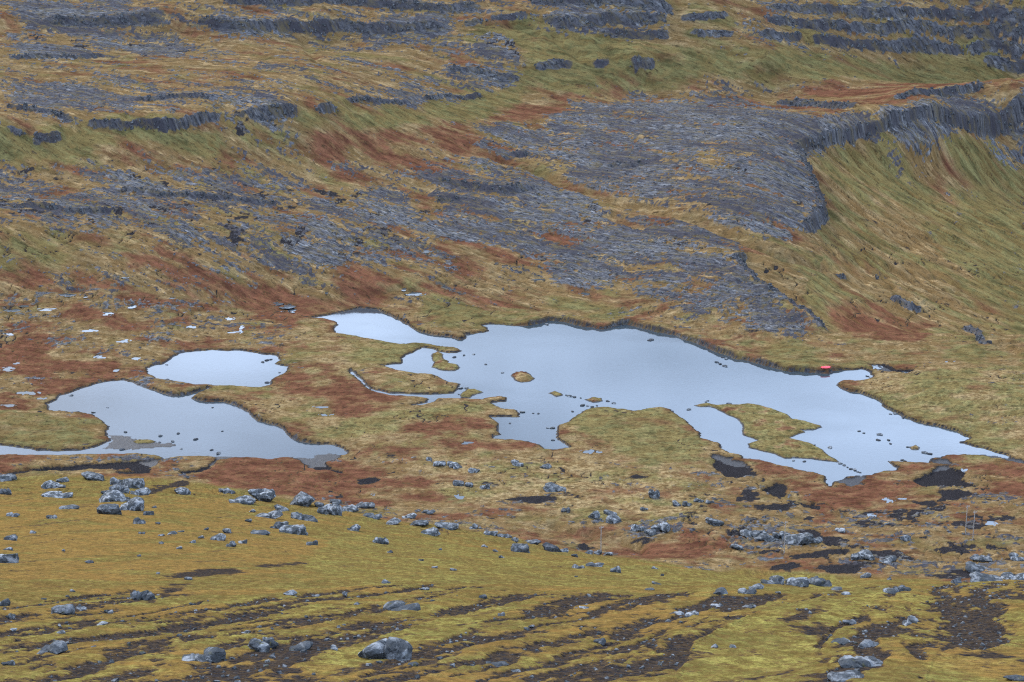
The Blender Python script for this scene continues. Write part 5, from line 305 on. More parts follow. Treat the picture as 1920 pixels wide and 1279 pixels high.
    T.__dict__.update(X=X, Y=Y, Z=Z.astype(np.float32), ys=ys, us=us, rock=rock, red=red, green=green, soil=soil, fg=fg, pale=np.where(cl > .3, -cl, pale), wet=np.clip(wetm, 0, 1), wsd=w, wid=wid, cl=cl, gl=gl, strip=strip, rs=rs, NR=NR, NC=NC, rockW=rockW)  # pale goes negative on cliff faces, as mask for their painted shade
    T.tone = uni(.75 * fbm(FX, FY, 6, 5, 107, .68) + .25 * hs); T.FX = FX; T.FY = FY
    return T
def sample(T, A, x, y):
    u = x / y
    i = np.clip(np.searchsorted(T.ys, y) - 1, 0, T.NR - 2); j = np.clip(np.searchsorted(T.us, u) - 1, 0, T.NC - 2)
    a = (y - T.ys[i]) / (T.ys[i + 1] - T.ys[i]); b = (u - T.us[j]) / (T.us[j + 1] - T.us[j])
    return A[i, j] * (1 - a) * (1 - b) + A[i + 1, j] * a * (1 - b) + A[i, j + 1] * (1 - a) * b + A[i + 1, j + 1] * a * b
# ================================================================ materials
def mat(name):
    m = bpy.data.materials.new(name); m.use_nodes = True; nt = m.node_tree; nt.nodes.clear()
    o = nt.nodes.new('ShaderNodeOutputMaterial'); b = nt.nodes.new('ShaderNodeBsdfPrincipled')
    nt.links.new(b.outputs[0], o.inputs['Surface']); return m, nt, b
class N:                                   # small node-graph helper
    def __init__(s, nt): s.nt = nt
    def new(s, t, **k):
        n = s.nt.nodes.new(t)
        for a, v in k.items(): setattr(n, a, v)
        return n
    def put(s, inp, v):
        if isinstance(v, bpy.types.NodeSocket): s.nt.links.new(v, inp)
        elif v is not None: inp.default_value = v
    def noise(s, vec, scale, detail=4, rough=.55, dist=0.):
        n = s.new('ShaderNodeTexNoise'); s.put(n.inputs['Vector'], vec); n.inputs['Scale'].default_value = scale
        n.inputs['Detail'].default_value = detail; n.inputs['Roughness'].default_value = rough; n.inputs['Distortion'].default_value = dist
        return n.outputs['Fac']
    def rng(s, v, a, b, c=0., d=1.):
        n = s.new('ShaderNodeMapRange'); s.put(n.inputs['Value'], v)
        for k, q in zip(('From Min', 'From Max', 'To Min', 'To Max'), (a, b, c, d)): n.inputs[k].default_value = q
        return n.outputs['Result']
    def mix(s, f, a, b, mode='MIX'):
        n = s.new('ShaderNodeMix', data_type='RGBA', blend_type=mode)
        s.put(n.inputs['Factor'], f)
        for k, q in (('A', a), ('B', b)): s.put(n.inputs[k], q if isinstance(q, bpy.types.NodeSocket) else (*q, 1))
        return n.outputs['Result']
    def math(s, op, a, b=None, clamp=False):
        n = s.new('ShaderNodeMath', operation=op, use_clamp=clamp); s.put(n.inputs[0], a)
        if b is not None: s.put(n.inputs[1], b)
        return n.outputs[0]
    def attr(s, name):
        n = s.new('ShaderNodeAttribute', attribute_name=name); q = s.new('ShaderNodeSeparateColor'); s.nt.links.new(n.outputs['Color'], q.inputs[0])
        return q.outputs[0], q.outputs[1], q.outputs[2], n.outputs['Alpha']
    def pos(s, sx=1, sy=1, sz=1, rz=0.):
        g = s.new('ShaderNodeNewGeometry'); m = s.new('ShaderNodeMapping'); m.inputs['Scale'].default_value = (sx, sy, sz); m.inputs['Rotation'].default_value = (0, 0, rz)
        s.nt.links.new(g.outputs['Position'], m.inputs['Vector']); return m.outputs['Vector']
def ground_material():
    m, nt, b = mat('moor_ground'); n = N(nt)
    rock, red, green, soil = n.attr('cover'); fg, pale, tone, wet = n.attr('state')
    p = n.pos()
    f1 = n.noise(p, .55, 6, .7); f2 = n.noise(p, 2.6, 5, .7); f3 = n.noise(p, .09, 4, .6); f4 = n.noise(n.pos(1, .45, 1), 9., 4, .65)
    fl = n.new('ShaderNodeAttribute', attribute_name='flow').outputs['Vector']
    f5 = n.noise(fl, .20, 6, .76); f6 = n.noise(fl, .31, 6, .78); f7 = n.noise(fl, .06, 6, .7)
    hue = n.math('ADD', n.math('MULTIPLY', tone, .45), n.math('MULTIPLY', f6, .55))
    # dry moor grass
    g = n.mix(n.rng(f5, .40, .60), (.058, .036, .013), (.156, .104, .045))
    g = n.mix(n.rng(hue, .42, .66), n.mix(.75, g, (.094, .052, .016)), g)
    g = n.mix(n.rng(n.noise(fl, .27, 6, .78), .53, .63, 0, .75), g, (.245, .160, .068))
    g = n.mix(n.math('MULTIPLY', n.math('MAXIMUM', pale, 0.), n.rng(f1, .46, .60)), g, (.27, .19, .080))
    gr = n.mix(n.rng(f5, .40, .60), (.036, .033, .011), (.104, .090, .030))
    gr = n.mix(n.math('MULTIPLY', n.math('MAXIMUM', pale, 0.), n.rng(f1, .47, .62, 0, .8)), gr, (.23, .185, .058))
    gr = n.mix(n.rng(hue, .58, .45, 0, .38), gr, (.115, .068, .018))
    g = n.mix(n.math('MULTIPLY', green, .9), g, gr)
    rd = n.mix(n.rng(f5, .40, .60), (.043, .0135, .0075), (.102, .037, .0175))
    rd = n.mix(n.rng(hue, .57, .70, 0, .4), rd, (.150, .085, .030))
    g = n.mix(n.math('MULTIPLY', red, .95), g, rd)
    # lush slope in front
    fgc = n.mix(n.rng(f1, .36, .64), (.066, .042, .008), (.132, .088, .016))
    fgc = n.mix(n.math('MULTIPLY', green, n.rng(f1, .35, .55)), fgc, (.175, .150, .026))
    fgc = n.mix(n.math('MULTIPLY', red, .75), fgc, n.mix(n.rng(f1, .36, .64), (.086, .040, .007), (.178, .095, .017)))
    fgc = n.mix(n.rng(f4, .50, .66, 0, .5), fgc, (.21, .158, .040))
    fgc = n.mix(n.rng(f4, .50, .34, 0, .55), fgc, (.070, .040, .008))
    fgc = n.mix(n.rng(n.noise(p, .35, 6, .7), .54, .64, 0, .6), fgc, (.092, .080, .013))
    fgc = n.mix(n.rng(tone, .55, .2, 0, .6), fgc, (.080, .043, .008))
    fgc = n.mix(n.rng(f2, .50, .36, 0, .65), fgc, (.044, .031, .009)); fgc = n.mix(n.rng(f2, .54, .66, 0, .45), fgc, (.20, .155, .042))
    fgc = n.mix(n.math('MULTIPLY', n.rng(n.noise(p, .12, 7, .72), .46, .58, 0, .65), n.rng(red, 0, 1, 1, .3)), fgc, (.086, .078, .018))
    f8 = n.noise(n.pos(1, .3, 1), .8, 7, .78)
    fgc = n.mix(n.rng(f8, .54, .42, 0, .75), fgc, (.058, .036, .008)); fgc = n.mix(n.rng(f8, .54, .66, 0, .5), fgc, (.185, .135, .030))
    fgc = n.mix(n.math('MULTIPLY', red, n.rng(f1, .40, .60, .0, .75)), fgc, (.150, .076, .013))
    g = n.mix(fg, g, fgc)
    # fine mottling: peat and dark heather flecks, brown litter, pale stems
    fleck = n.math('MULTIPLY', n.rng(n.noise(fl, .75, 6, .8), .47, .38, 0, .85), n.rng(fg, 0, 1, 1, .25))
    g = n.mix(fleck, g, (.017, .012, .007))
    lit = n.math('MULTIPLY', n.rng(f2, .48, .34, 0, .6), n.rng(fg, 0, 1, 1, .3))
    g = n.mix(lit, g, (.034, .020, .008))
    # rock
    rk = n.mix(n.rng(n.noise(fl, .8, 6, .78), .42, .60), (.012, .012, .014), (.074, .075, .082))
    rk = n.mix(n.rng(n.noise(fl, .55, 6, .8), .55, .65, 0, .85), rk, (.150, .154, .162))
    rk = n.mix(n.rng(f7, .42, .58, 0, .85), rk, (.022, .020, .024))
    rk = n.mix(n.rng(f6, .50, .60, 0, .72), rk, (.060, .046, .020))
    rk = n.mix(1., rk, (1.26, 1.21, 1.13), 'MULTIPLY')
    rk = n.mix(n.math('MULTIPLY', n.rng(pale, -.3, -.8), n.rng(f5, .40, .62, .0, .6)), rk, (.024, .023, .027))  # cliff faces darkened: shade of the steep rock put into its colour
    # soil
    sl = n.mix(n.rng(f2, .36, .64), (.006, .0055, .006), (.024, .0205, .0205))
    sl = n.mix(n.rng(n.noise(p, 4.5, 3, .7), .63, .69), sl, (.085, .085, .09))
    sl = n.mix(n.math('MULTIPLY', n.rng(n.noise(p, 1.9, 6, .78), .46, .56), n.math('MULTIPLY', fg, .38)), sl, (.075, .043, .014))
    fray = n.math('ADD', soil, n.math('ADD', n.math('MULTIPLY', fg, n.rng(n.noise(p, 1.5, 7, .8), .3, .7, -.65, .65)), n.rng(n.noise(fl, .6, 6, .78), .3, .7, -.42, .42)))
    g = n.mix(n.math('MULTIPLY', n.rng(fray, .0, .36), n.rng(fg, 0, 1, .5, .9)), g, n.mix(f2, (.050, .028, .007), (.115, .066, .018)))
    c = n.mix(n.rng(fray, .34, .66), g, sl)
    jag = n.math('ADD', rock, n.rng(f2, .3, .7, -.25, .25))
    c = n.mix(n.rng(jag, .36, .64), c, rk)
    c = n.mix(n.math('MULTIPLY', wet, .7), c, (.010, .009, .009))
    hsv = n.new('ShaderNodeHueSaturation'); hsv.inputs['Saturation'].default_value = .93; hsv.inputs['Value'].default_value = .88; nt.links.new(c, hsv.inputs['Color']); c = hsv.outputs['Color']
    nt.links.new(c, b.inputs['Base Color'])
    n.put(b.inputs['Roughness'], n.rng(wet, .3, 1, .92, .6)); n.put(b.inputs['Specular IOR Level'], n.rng(wet, .45, 1, .0, .22))
    bm = n.new('ShaderNodeBump'); bm.inputs['Strength'].default_value = .9; bm.inputs['Distance'].default_value = .5
    h = n.math('ADD', n.math('MULTIPLY', f1, .8), n.math('MULTIPLY', f2, .45))
    nt.links.new(h, bm.inputs['Height']); nt.links.new(bm.outputs['Normal'], b.inputs['Normal'])
    return m
def rock_material(name, dark=0.):
    m, nt, b = mat(name); n = N(nt)
    tc = n.new('ShaderNodeTexCoord'); oi = n.new('ShaderNodeObjectInfo'); add = n.new('ShaderNodeVectorMath', operation='ADD')
    g = n.pos(); r = n.math('MULTIPLY', oi.outputs['Random'], 1.)
    f1 = n.noise(g, 1.3, 6, .68); f2 = n.noise(g, 5., 5, .7); f3 = n.noise(g, .8, 5, .7, .6)
    c = n.mix(n.rng(f1, .3, .7), (.011, .012, .013), (.054, .057, .060))
    c = n.mix(n.rng(f2, .35, .7, 0, .6), c, (.045, .048, .050))
    c = n.mix(n.math('MULTIPLY', n.rng(f3, .48, .60), n.rng(r, 0, 1, .4, .95)), c, (.185, .188, .19))
    c = n.mix(n.rng(n.noise(g, 2.1, 4, .6), .58, .70, 0, .7), c, (.050, .046, .016))
    c = n.mix(dark, c, (.022, .022, .024))
    nt.links.new(c, b.inputs['Base Color']); b.inputs['Roughness'].default_value = .85; b.inputs['Specular IOR Level'].default_value = .0
    bm = n.new('ShaderNodeBump'); bm.inputs['Strength'].default_value = .8; bm.inputs['Distance'].default_value = .25
    nt.links.new(n.math('ADD', f1, n.math('MULTIPLY', f2, .5)), bm.inputs['Height']); nt.links.new(bm.outputs['Normal'], b.inputs['Normal'])
    return m
def water_material():
    m, nt, b = mat('still_water'); n = N(nt)
    p = n.pos(.5, 1, 1)
    b.inputs['Base Color'].default_value = (.020, .026, .030, 1); b.inputs['IOR'].default_value = 1.333
    n.put(b.inputs['Roughness'], n.rng(n.noise(n.pos(.5, 1, 1, .2), .022, 4, .6), .45, .65, .02, .12))
    bm = n.new('ShaderNodeBump'); bm.inputs['Strength'].default_value = .06; bm.inputs['Distance'].default_value = .1
    nt.links.new(n.noise(p, 1.4, 3, .5), bm.inputs['Height']); nt.links.new(bm.outputs['Normal'], b.inputs['Normal'])
    return m
def plain(name, col, rough=.7, var=.3, scale=3., metal=0.):
    m, nt, b = mat(name); n = N(nt)
    c = n.mix(n.rng(n.noise(n.pos(), scale, 5, .65), .3, .7), [v * (1 - var) for v in col], [min(1, v * (1 + var)) for v in col])
    nt.links.new(c, b.inputs['Base Color']); b.inputs['Roughness'].default_value = rough; b.inputs['Metallic'].default_value = metal
    return m
M_GROUND = ground_material(); M_ROCK = rock_material('lichened_basalt'); M_DARK = rock_material('dark_basalt', .62); M_WATER = water_material()
M_WOOD = plain('weathered_pole_wood', (.16, .14, .12), .9); M_RED = plain('red_boat_paint', (.62, .035, .045), .4, .12); M_GLASS = plain('insulator_china', (.22, .22, .22), .3); M_STEEL = plain('galvanised_steel', (.3, .31, .32), .5, .2, 3, .6)
M_BOATDARK = plain('dark_keel_wood', (.10, .03, .03), .7)

# ================================================================ helpers
def mesh(name, v, f, m, smooth=True, normals=None):
    v = np.ascontiguousarray(v, np.float32); me = bpy.data.meshes.new(name)
    f = np.asarray(f, np.int32); k = f.shape[1]
    me.vertices.add(len(v)); me.vertices.foreach_set('co', v.ravel())
    me.loops.add(f.size); me.loops.foreach_set('vertex_index', f.ravel())
    me.polygons.add(len(f)); me.polygons.foreach_set('loop_start', np.arange(0, f.size, k, dtype=np.int32))
    me.polygons.foreach_set('use_smooth', np.full(len(f), smooth)); me.update(calc_edges=True)
    if normals is not None: me.normals_split_custom_set_from_vertices(normals)
    if m: me.materials.append(m)
    return me
def obj(name, me, parent=None, loc=(0, 0, 0), rot=(0, 0, 0), scale=(1, 1, 1), **props):
    o = bpy.data.objects.new(name, me); COL.objects.link(o); o.location = loc; o.rotation_euler = rot; o.scale = scale
    if parent: o.parent = parent
    for k, v in props.items(): o[k] = v
    return o
def set_cover(me, c, s, fl):
    at = me.attributes.new('flow', 'FLOAT_VECTOR', 'POINT'); at.data.foreach_set('vector', np.ascontiguousarray(np.c_[fl, np.zeros(len(fl))], np.float32).ravel())
    for nm, a in (('cover', c), ('state', s)):
        at = me.attributes.new(nm, 'FLOAT_COLOR', 'POINT'); at.data.foreach_set('color', np.ascontiguousarray(a, np.float32).ravel())

# ================================================================ the land
T = build_terrain()
NR, NC = T.NR, T.NC
V = np.stack([T.X, T.Y, T.Z], -1)
du = np.gradient(V, axis=1); dv = np.gradient(V, axis=0); NRM = np.cross(du, dv); NRM /= np.linalg.norm(NRM, axis=-1, keepdims=True) + 1e-9
COVER = np.stack([T.rock, T.red, T.green, T.soil], -1); STATE = np.stack([T.fg, T.pale, T.tone, T.wet], -1)
FLOW = np.stack([T.FX, T.FY], -1).reshape(-1, 2)
qi, qj = np.meshgrid(np.arange(NR - 1), np.arange(NC - 1), indexing='ij')
FC = np.stack([qi * NC + qj, qi * NC + qj + 1, (qi + 1) * NC + qj + 1, (qi + 1) * NC + qj], -1)
cell = lambda a: a[:-1, :-1]
reg = np.zeros((NR - 1, NC - 1), np.int8)                                     # 0 moor round the lake
Yc, Xc = cell(T.Y), cell(T.X)
reg[(cell(T.rockW) > .55) & (Yc > 700) & (Yc < 1012)] = 1                      # bare rock plateau
reg[Yc > 905 + 60 * np.clip(Xc / 200, 0, 2)] = 2                               # mountain terraces behind
reg[(cell(T.rs) > .5)] = 3                                                     # grassy valley side
reg[cell(T.fg) > .5] = 4                                                       # slope in front
reg[(cell(T.cl) > .55) & (Yc > 640)] = 5                                       # rock bands
for k, nm in enumerate(('moorland', 'rock_plateau', 'mountain_terraces', 'valley_side', 'front_slope', 'cliff_bands')):
    f = FC[reg == k]
    if not len(f): continue
    ids, inv = np.unique(f.ravel(), return_inverse=True)
    me = mesh(nm, V.reshape(-1, 3)[ids], inv.reshape(-1, 4), M_GROUND, True, NRM.reshape(-1, 3)[ids])
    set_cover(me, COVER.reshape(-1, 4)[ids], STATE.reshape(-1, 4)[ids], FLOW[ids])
    obj(nm, me, kind='structure')
def ground(x, y): return float(sample(T, T.Z, np.array([x]), np.array([y]))[0])

# ---- water sheets, each under its own banks
for i, nm in enumerate(('lake', 'upper_pond', 'lower_pond')):
    st = slice(0, NR - 1, 1)
    sel = (cell(T.wsd) > -5) & (cell(T.wid) == i) & (Yc > 480)
    f = FC[sel]; ids, inv = np.unique(f.ravel(), return_inverse=True); v = V.reshape(-1, 3)[ids].copy(); v[:, 2] = 0
    bm = bmesh.new(); vv = [bm.verts.new(p) for p in v]
    for q in inv.reshape(-1, 4): bm.faces.new([vv[a] for a in q])
    bmesh.ops.dissolve_limit(bm, angle_limit=.01, verts=bm.verts[:], edges=bm.edges[:])
    bmesh.ops.triangulate(bm, faces=bm.faces[:])
    me = bpy.data.meshes.new(nm); bm.to_mesh(me); bm.free(); me.materials.append(M_WATER)
    obj(nm, me, kind='structure')
for cx, cy, a, b_, lv in T.puddles:
    n = 28; th = np.linspace(0, 2 * np.pi, n, endpoint=False)
    v = np.c_[1.3 * a * np.cos(th), 1.3 * b_ * np.sin(th), 0 * th]
    me = bpy.data.meshes.new('pool'); me.from_pydata(v.tolist(), [], [list(range(n))]); me.materials.append(M_WATER)
    obj('pool', me, loc=(cx, cy, lv), kind='structure')

# ---- islets
ISLET_LABEL = ['double-lobed grassy islet just off the tip of the long green spit', 'round brown hummock of an islet alone in open water', 'small ragged grassy islet with stones around it by the channel mouth',
 'tiny green islet at the left end of a line of stones', 'tiny green islet at the right end of a line of stones', 'large long grassy island with pointed tips near the near right shore', 'tiny brown islet near the right-hand end of the lake', 'tiny grassy islet ringed by dark mud in the lower left pond']
for k, poly in enumerate(ISLETS):
    x0, x1, y0, y1 = box(poly, 2.5); st = .22 if (x1 - x0) < 25 else .42
    gx, gy = np.meshgrid(np.arange(x0, x1, st), np.arange(y0, y1, st))
    d = sdf(gx, gy, poly) + .45 * fbm(gx, gy, 4, 3, 201 + k) + .15 * fbm(gx, gy, 1.2, 2, 230 + k)
    top = .75 if k == 1 else .42
    hgt = np.where(d > 0, .10 + (top) * sst(d / (1.1 if k != 1 else 2.6)) + .10 * fbm(gx, gy, 3, 3, 240) * sst(d) + .22 * fbm(gx, gy, 12, 2, 241) * sst(d / 3), .1 + d * .5)
    keep = hgt > -.45; nr, nc = gx.shape
    a, b_ = np.meshgrid(np.arange(nr - 1), np.arange(nc - 1), indexing='ij')
    f = np.stack([a * nc + b_, a * nc + b_ + 1, (a + 1) * nc + b_ + 1, (a + 1) * nc + b_], -1)[keep[:-1, :-1] & keep[1:, 1:] & keep[1:, :-1] & keep[:-1, 1:]]
    ids, inv = np.unique(f.ravel(), return_inverse=True)
    cx, cy = (x0 + x1) / 2, (y0 + y1) / 2
    v = np.stack([gx - cx, gy - cy, hgt], -1).reshape(-1, 3)[ids]
    rim = np.exp(-np.maximum(d, 0) / .45); gn = uni(fbm(gx, gy, 7, 4, 250))
    rk = sst(rim * 1.5 - .3 + .4 * fbm(gx, gy, 2, 3, 251)); brown = k in (1, 6)
    cov = np.stack([rk, sst((gn - (.55 if brown else .85)) / .3 + .5), sst(((1 - gn) - (.95 if brown else .25)) / .3 + .5), 0 * d], -1).reshape(-1, 4)[ids]
    sta = np.stack([0 * d, 0 * d + .5, uni(fbm(gx, gy, 5, 4, 252)), np.exp(-np.maximum(d + .1, 0) / .3)], -1).reshape(-1, 4)[ids]
    me = mesh('islet', v, inv.reshape(-1, 4), M_GROUND); set_cover(me, cov, sta, v[:, :2] + np.array([[cx, cy]]))
    obj('islet', me, loc=(cx, cy, 0), label=ISLET_LABEL[k], category='islet', group='islets in the lake and ponds')

# ================================================================ boulders
def rock_mesh(seed, planes=11, sub=3, chunks=1):
    r = np.random.RandomState(seed); bm = bmesh.new(); allq = []
    for c in range(chunks):
        b0 = len(bm.verts); bmesh.ops.create_icosphere(bm, subdivisions=sub, radius=1.); bm.verts.ensure_lookup_table(); vs_ = bm.verts[b0:]
        D = np.array([v.co[:] for v in vs_])
        n = r.normal(size=(planes, 3)); n[:, 2] *= .75; n /= np.linalg.norm(n, axis=1, keepdims=True); h = r.uniform(.50, .86, planes)
        n[0] = np.array((0, 0, 1)) + r.normal(size=3) * .35; n[0] /= np.linalg.norm(n[0]); h[0] = .75
        rad = np.minimum((h / np.maximum(D @ n.T, 1e-3)).min(1), 1.15)
        rad += .025 * np.sin(D @ (r.normal(size=3) * 6) + r.rand() * 6) + .035 * np.sin(D @ (r.normal(size=3) * 13)) * np.sin(D @ (r.normal(size=3) * 9)) + .012 * r.normal(size=len(D))
        q = D * rad[:, None]
        if chunks > 1:
            q *= np.array([r.uniform(.45, .8), r.uniform(.45, .8), r.uniform(.5, 1.)]); q += np.array([(c - (chunks - 1) / 2) * .62 + r.uniform(-.1, .1), r.uniform(-.3, .3), r.uniform(-.25, .1)])
        for v, p in zip(vs_, q): v.co = p
        allq.append(q)
    q = np.concatenate(allq); lo, hi = q.min(0), q.max(0)
    for v in bm.verts: v.co = [(v.co[i] - (lo[i] + hi[i]) / 2) / ((hi[i] - lo[i]) / 2) for i in range(3)]
    me = bpy.data.meshes.new('boulder'); bm.to_mesh(me); bm.free()
    me.polygons.foreach_set('use_smooth', np.ones(len(me.polygons), bool)); me.set_sharp_from_angle(angle=R(22))
    return me
ROCKM = []
for k in range(10):
    me = rock_mesh(40 + k, 11, 3, (1, 2, 1, 3, 2, 1, 2, 3, 1, 2)[k]); me.materials.append(M_ROCK); ROCKM.append(me)
DARKM = [m.copy() for m in ROCKM[:3]]
for m_ in DARKM: m_.materials[0] = M_DARK
SMALLM = []
for k in range(4):
    me = rock_mesh(80 + k, 11, 2, 1); me.materials.append(M_DARK if k < 2 else M_ROCK); SMALLM.append(me)
rnd = random.Random(5)
DARK_ROCKS = {49, 50, 113}
ZONE_TEXT = dict(ridge_left='in the broken row below the lower pond', cluster='in the tight boulder pile on the orange slope', ridge_mid='in the long rocky ridge crossing the slope', slope_left='lying loose on the smooth orange grass slope', stripes='among the moss and soil strips in front', slope_mid='lying loose on the smooth green slope', moor='on the grassy moor between lake and slope', valley='in the green hollow behind the front slope')
ORD = ['first', 'second', 'third', 'fourth', 'fifth', 'sixth', 'seventh', 'eighth', 'ninth', 'tenth', 'eleventh', 'twelfth', 'thirteenth', 'fourteenth', 'fifteenth', 'sixteenth', 'seventeenth', 'eighteenth', 'nineteenth', 'twentieth', 'twenty-first', 'twenty-second', 'twenty-third', 'twenty-fourth', 'twenty-fifth', 'twenty-sixth', 'twenty-seventh', 'twenty-eighth']
SPECIAL = {}
def rock_label(k, x, y, w, tag):
    grp = 'boulders ' + ZONE_TEXT[tag]
    if k in SPECIAL: return SPECIAL[k], grp
    same = sorted((r for r in ROCKS if r[4] == tag), key=lambda r: r[0] / r[1]); big = sorted(same, key=lambda r: -r[2])
    i = [r[:2] for r in big].index((x, y)); size = 'large' if w > 4.5 else 'mid-sized' if w > 2.2 else 'small'
    left = [r for r in same if ('large' if r[2] > 4.5 else 'mid-sized' if r[2] > 2.2 else 'small') == size]
    j = [r[:2] for r in left].index((x, y)); m = len(left)
    if i == 0: return 'largest grey lichened boulder ' + ZONE_TEXT[tag], grp
    if m == 1: return 'only %s grey stone %s' % (size, ZONE_TEXT[tag]), grp
    if j == 0: return 'leftmost %s grey boulder %s' % (size, ZONE_TEXT[tag]), grp
    if j == m - 1: return 'rightmost %s grey boulder %s' % (size, ZONE_TEXT[tag]), grp
    if j < len(ORD) and j <= m // 2: return '%s %s grey boulder from left %s' % (ORD[j], size, ZONE_TEXT[tag]), grp
    if m - 1 - j < len(ORD): return '%s %s grey boulder from right %s' % (ORD[m - 1 - j], size, ZONE_TEXT[tag]), grp
    return '%s grey boulder near the middle %s' % (size, ZONE_TEXT[tag]), grp

def stone_text(k):
    if k < 12: return 'main lake off the left spits'
    if k < 26: return 'row running between the two tiny green islets'
    if k < 32: return 'lake close to the left islets'
    if k < 42: return 'lake between far bank and long island'
    if k < 59: return 'open right end of the lake'
    if k < 72: return 'shallows by the near right shore'
    if k < 84: return 'lower left pond'
    return 'two left ponds close to their banks'
STONE_SETS = {}
for k, p in enumerate(STONES): STONE_SETS.setdefault(stone_text(k), []).append((p[0] / p[1], k))
def stone_label(k):
    t = stone_text(k); o = [b for a, b in sorted(STONE_SETS[t])]; j = o.index(k); m = len(o)
    w = 'leftmost' if j == 0 else 'rightmost' if j == m - 1 else ORD[j] + ' from left,' if j <= m // 2 else ORD[m - 1 - j] + ' from right,'
    return '%s small dark stone in the %s' % (w, t)

order = {}
for k, (x, y, w, h, tag) in enumerate(ROCKS):
    dark = k in DARK_ROCKS
    me = (DARKM[k % 3] if dark else ROCKM[(k * 7) % 10])
    zh = .8 * h; g = ground(x, y)
    lab, grp = rock_label(k, x, y, w, tag)
    obj('boulder' if w > 2.2 else 'stone', me, loc=(x, y, g + zh * .16), rot=(rnd.uniform(-.15, .15), rnd.uniform(-.2, .2), rnd.choice((0, math.pi)) + rnd.uniform(-.7, .7)), scale=(w * .50, w * .38, zh * .60), label=lab, category='boulder' if w > 2.2 else 'stone', group=grp)
for k, (x, y) in enumerate(STONES):
    s = rnd.uniform(.35, .8) * (1.5 if k in (0, 33, 34) else 1)
    obj('stone', SMALLM[k % 4], loc=(x, y, .05), rot=(0, 0, rnd.uniform(0, 6.28)), scale=(s * 1.3, s, s * .5), label=stone_label(k), category='stone', group='stones standing in the water')

# ---- loose rubble too many to count on the bare rock and below the bands
def scatter(name, label, cat, mask, count, smin, smax, flat, seed, mat_):
    r = np.random.RandomState(seed); p = (mask * T.Y ** 1.0).ravel(); p = p / p.sum()
    ii = r.choice(p.size, count, p=p); x = T.X.ravel()[ii] + r.uniform(-.4, .4, count); y = T.Y.ravel()[ii] + r.uniform(-.7, .7, count); z = sample(T, T.Z, x, y)
    s = smin + (smax - smin) * r.rand(count) ** 2.5
    c = np.array([(a, b_, d) for a in (-1, 1) for b_ in (-1, 1) for d in (-1, 1)], float)
    fa = np.array([(0, 1, 3, 2), (4, 6, 7, 5), (0, 4, 5, 1), (2, 3, 7, 6), (0, 2, 6, 4), (1, 5, 7, 3)])
    q = c[None] * (1 + .35 * r.normal(size=(count, 8, 3))) * .5; q[:, :, 2] *= flat; q[:, 1::2, :2] *= .75
    an = r.rand(count) * 6.28; ca, sa = np.cos(an)[:, None], np.sin(an)[:, None]
    xx = q[..., 0] * ca - q[..., 1] * sa; yy = q[..., 0] * sa + q[..., 1] * ca
    v = np.stack([xx * s[:, None] + x[:, None], yy * s[:, None] + y[:, None], q[..., 2] * s[:, None] + z[:, None] + .08 * s[:, None]], -1).reshape(-1, 3)
    f = (fa[None] + 8 * np.arange(count)[:, None, None]).reshape(-1, 4)
    obj(name, mesh(name, v, f, mat_, False), label=label, category=cat, kind='stuff')
land = (T.wsd < -.6) & (np.abs(T.X / T.Y) < .31)
scatter('rubble', 'grey broken rubble strewn over the bare rock plateau', 'rubble', land * (T.rock > .7) * (T.fg < .3) * (T.cl < .4) * (T.Y < 1120) * (T.Y > 450), 8000, .25, .9, .5, 3, M_ROCK)
scatter('scree', 'grey blocks crowding the far rock bands', 'scree', land * (T.cl > .4) * (T.Y > 640), 2500, .5, 1.6, 1.0, 4, M_DARK)
scatter('gravel', 'small stones lying in the bare soil strips of the front slope', 'gravel', land * (T.strip > .7) * (T.Y > 78) * (T.Y < 230), 1600, .06, .30, .7, 6, M_ROCK)

# ================================================================ poles and boat
def lathe(prof, n=10):
    v = [(r_ * math.cos(6.28318 * i / n), r_ * math.sin(6.28318 * i / n), z) for r_, z in prof for i in range(n)]
    f = [(k * n + i, k * n + (i + 1) % n, (k + 1) * n + (i + 1) % n, (k + 1) * n + i) for k in range(len(prof) - 1) for i in range(n)]
    return np.array(v), np.array(f)
def boxm(name, c, s, m):
    v = np.array([(c[0] + a * s[0] / 2, c[1] + b_ * s[1] / 2, c[2] + d * s[2] / 2) for a in (-1, 1) for b_ in (-1, 1) for d in (-1, 1)])
    return mesh(name, v, [(0, 1, 3, 2), (4, 6, 7, 5), (0, 4, 5, 1), (2, 3, 7, 6), (0, 2, 6, 4), (1, 5, 7, 3)], m, False)
POLE_LABEL = ['wooden utility pole standing behind the rocky ridge at the middle of the moor', 'wooden utility pole beside dark rock outcrop, alone right of centre', 'left wooden utility pole of the close pair near the right edge', 'right wooden utility pole of the close pair near the right edge']
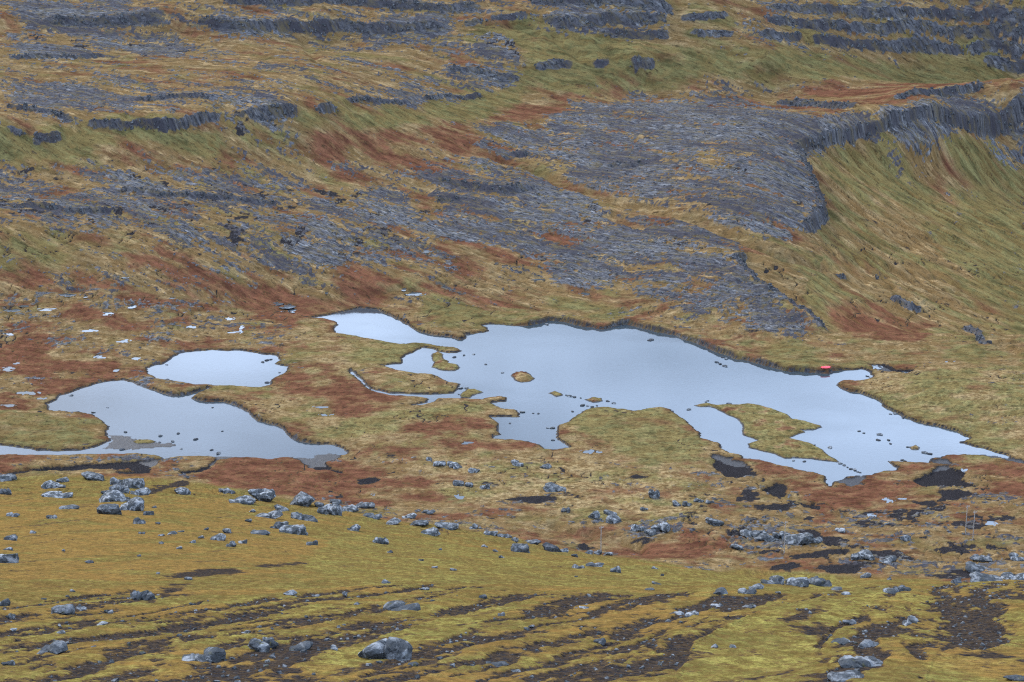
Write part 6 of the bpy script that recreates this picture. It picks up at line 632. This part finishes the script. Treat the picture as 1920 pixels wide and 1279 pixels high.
for k, (x, y, h) in enumerate(POLES):
    e = obj('utility_pole', None, loc=(x, y, ground(x, y)), rot=(0, 0, .5), label=POLE_LABEL[k], category='utility pole', group='utility poles crossing the moor')
    v, f = lathe([(.14, -.6), (.135, 0), (.115, h * .5), (.095, h - .05), (.05, h)]); obj('post', mesh('post', v, f, M_WOOD), e)
    arm = obj('crossarm', boxm('crossarm', (0, -.16, h - .55), (1.3, .10, .12), M_WOOD), e)
    for s in (-.65, 0.22, .65):
        v, f = lathe([(.02, 0), (.025, .12), (.06, .14), (.065, .22), (.03, .27), (.0, .28)], 8); v = v + np.array((s, -.16, h - .48)); obj('insulator', mesh('insulator', v, f, M_GLASS), arm)
def boat():
    x, y = BOAT; e = obj('rowing_boat', None, loc=(x, y, ground(x, y) + .05), rot=(0, 0, R(8)), label='small bright red boat lying on the grassy far shore of the lake', category='boat')
    L, n, c = 3.6, 22, 9; v = []
    for i in range(n):
        t = -1 + 2 * i / (n - 1); w = .72 * max(0, 1 - abs(t) ** 2.6) ** .75 + .015; hh = .62 - .16 * abs(t) ** 2
        for j in range(c):
            a = math.pi * j / (c - 1); v.append((t * L / 2, -w * math.cos(a), hh * (max(0, math.sin(a)) ** .75)))
    f = [(i * c + j, (i + 1) * c + j, (i + 1) * c + j + 1, i * c + j + 1) for i in range(n - 1) for j in range(c - 1)]
    obj('hull', mesh('hull', v, f, M_RED), e)
    kv = []; 
    for i in range(14):
        t = -.92 + 1.84 * i / 13; z = .62 - .16 * t * t
        kv += [(t * L / 2, -.03, z - .03), (t * L / 2, .03, z - .03), (t * L / 2, .03, z + .05), (t * L / 2, -.03, z + .05)]
    kf = [(i * 4 + j, i * 4 + (j + 1) % 4, i * 4 + 4 + (j + 1) % 4, i * 4 + 4 + j) for i in range(13) for j in range(4)]
    obj('keel', mesh('keel', kv, kf, M_RED, False), e)
    for s in (-1, 1):
        gv = []
        for i in range(n):
            t = -1 + 2 * i / (n - 1); w = .72 * max(0, 1 - abs(t) ** 2.6) ** .75 + .03
            gv += [(t * L / 2, s * w, .0), (t * L / 2, s * (w + .04), .0), (t * L / 2, s * (w + .04), .07), (t * L / 2, s * w, .07)]
        gf = [(i * 4 + j, i * 4 + (j + 1) % 4, i * 4 + 4 + (j + 1) % 4, i * 4 + 4 + j) for i in range(n - 1) for j in range(4)]
        obj('gunwale', mesh('gunwale', gv, gf, M_BOATDARK, False), e)
boat()
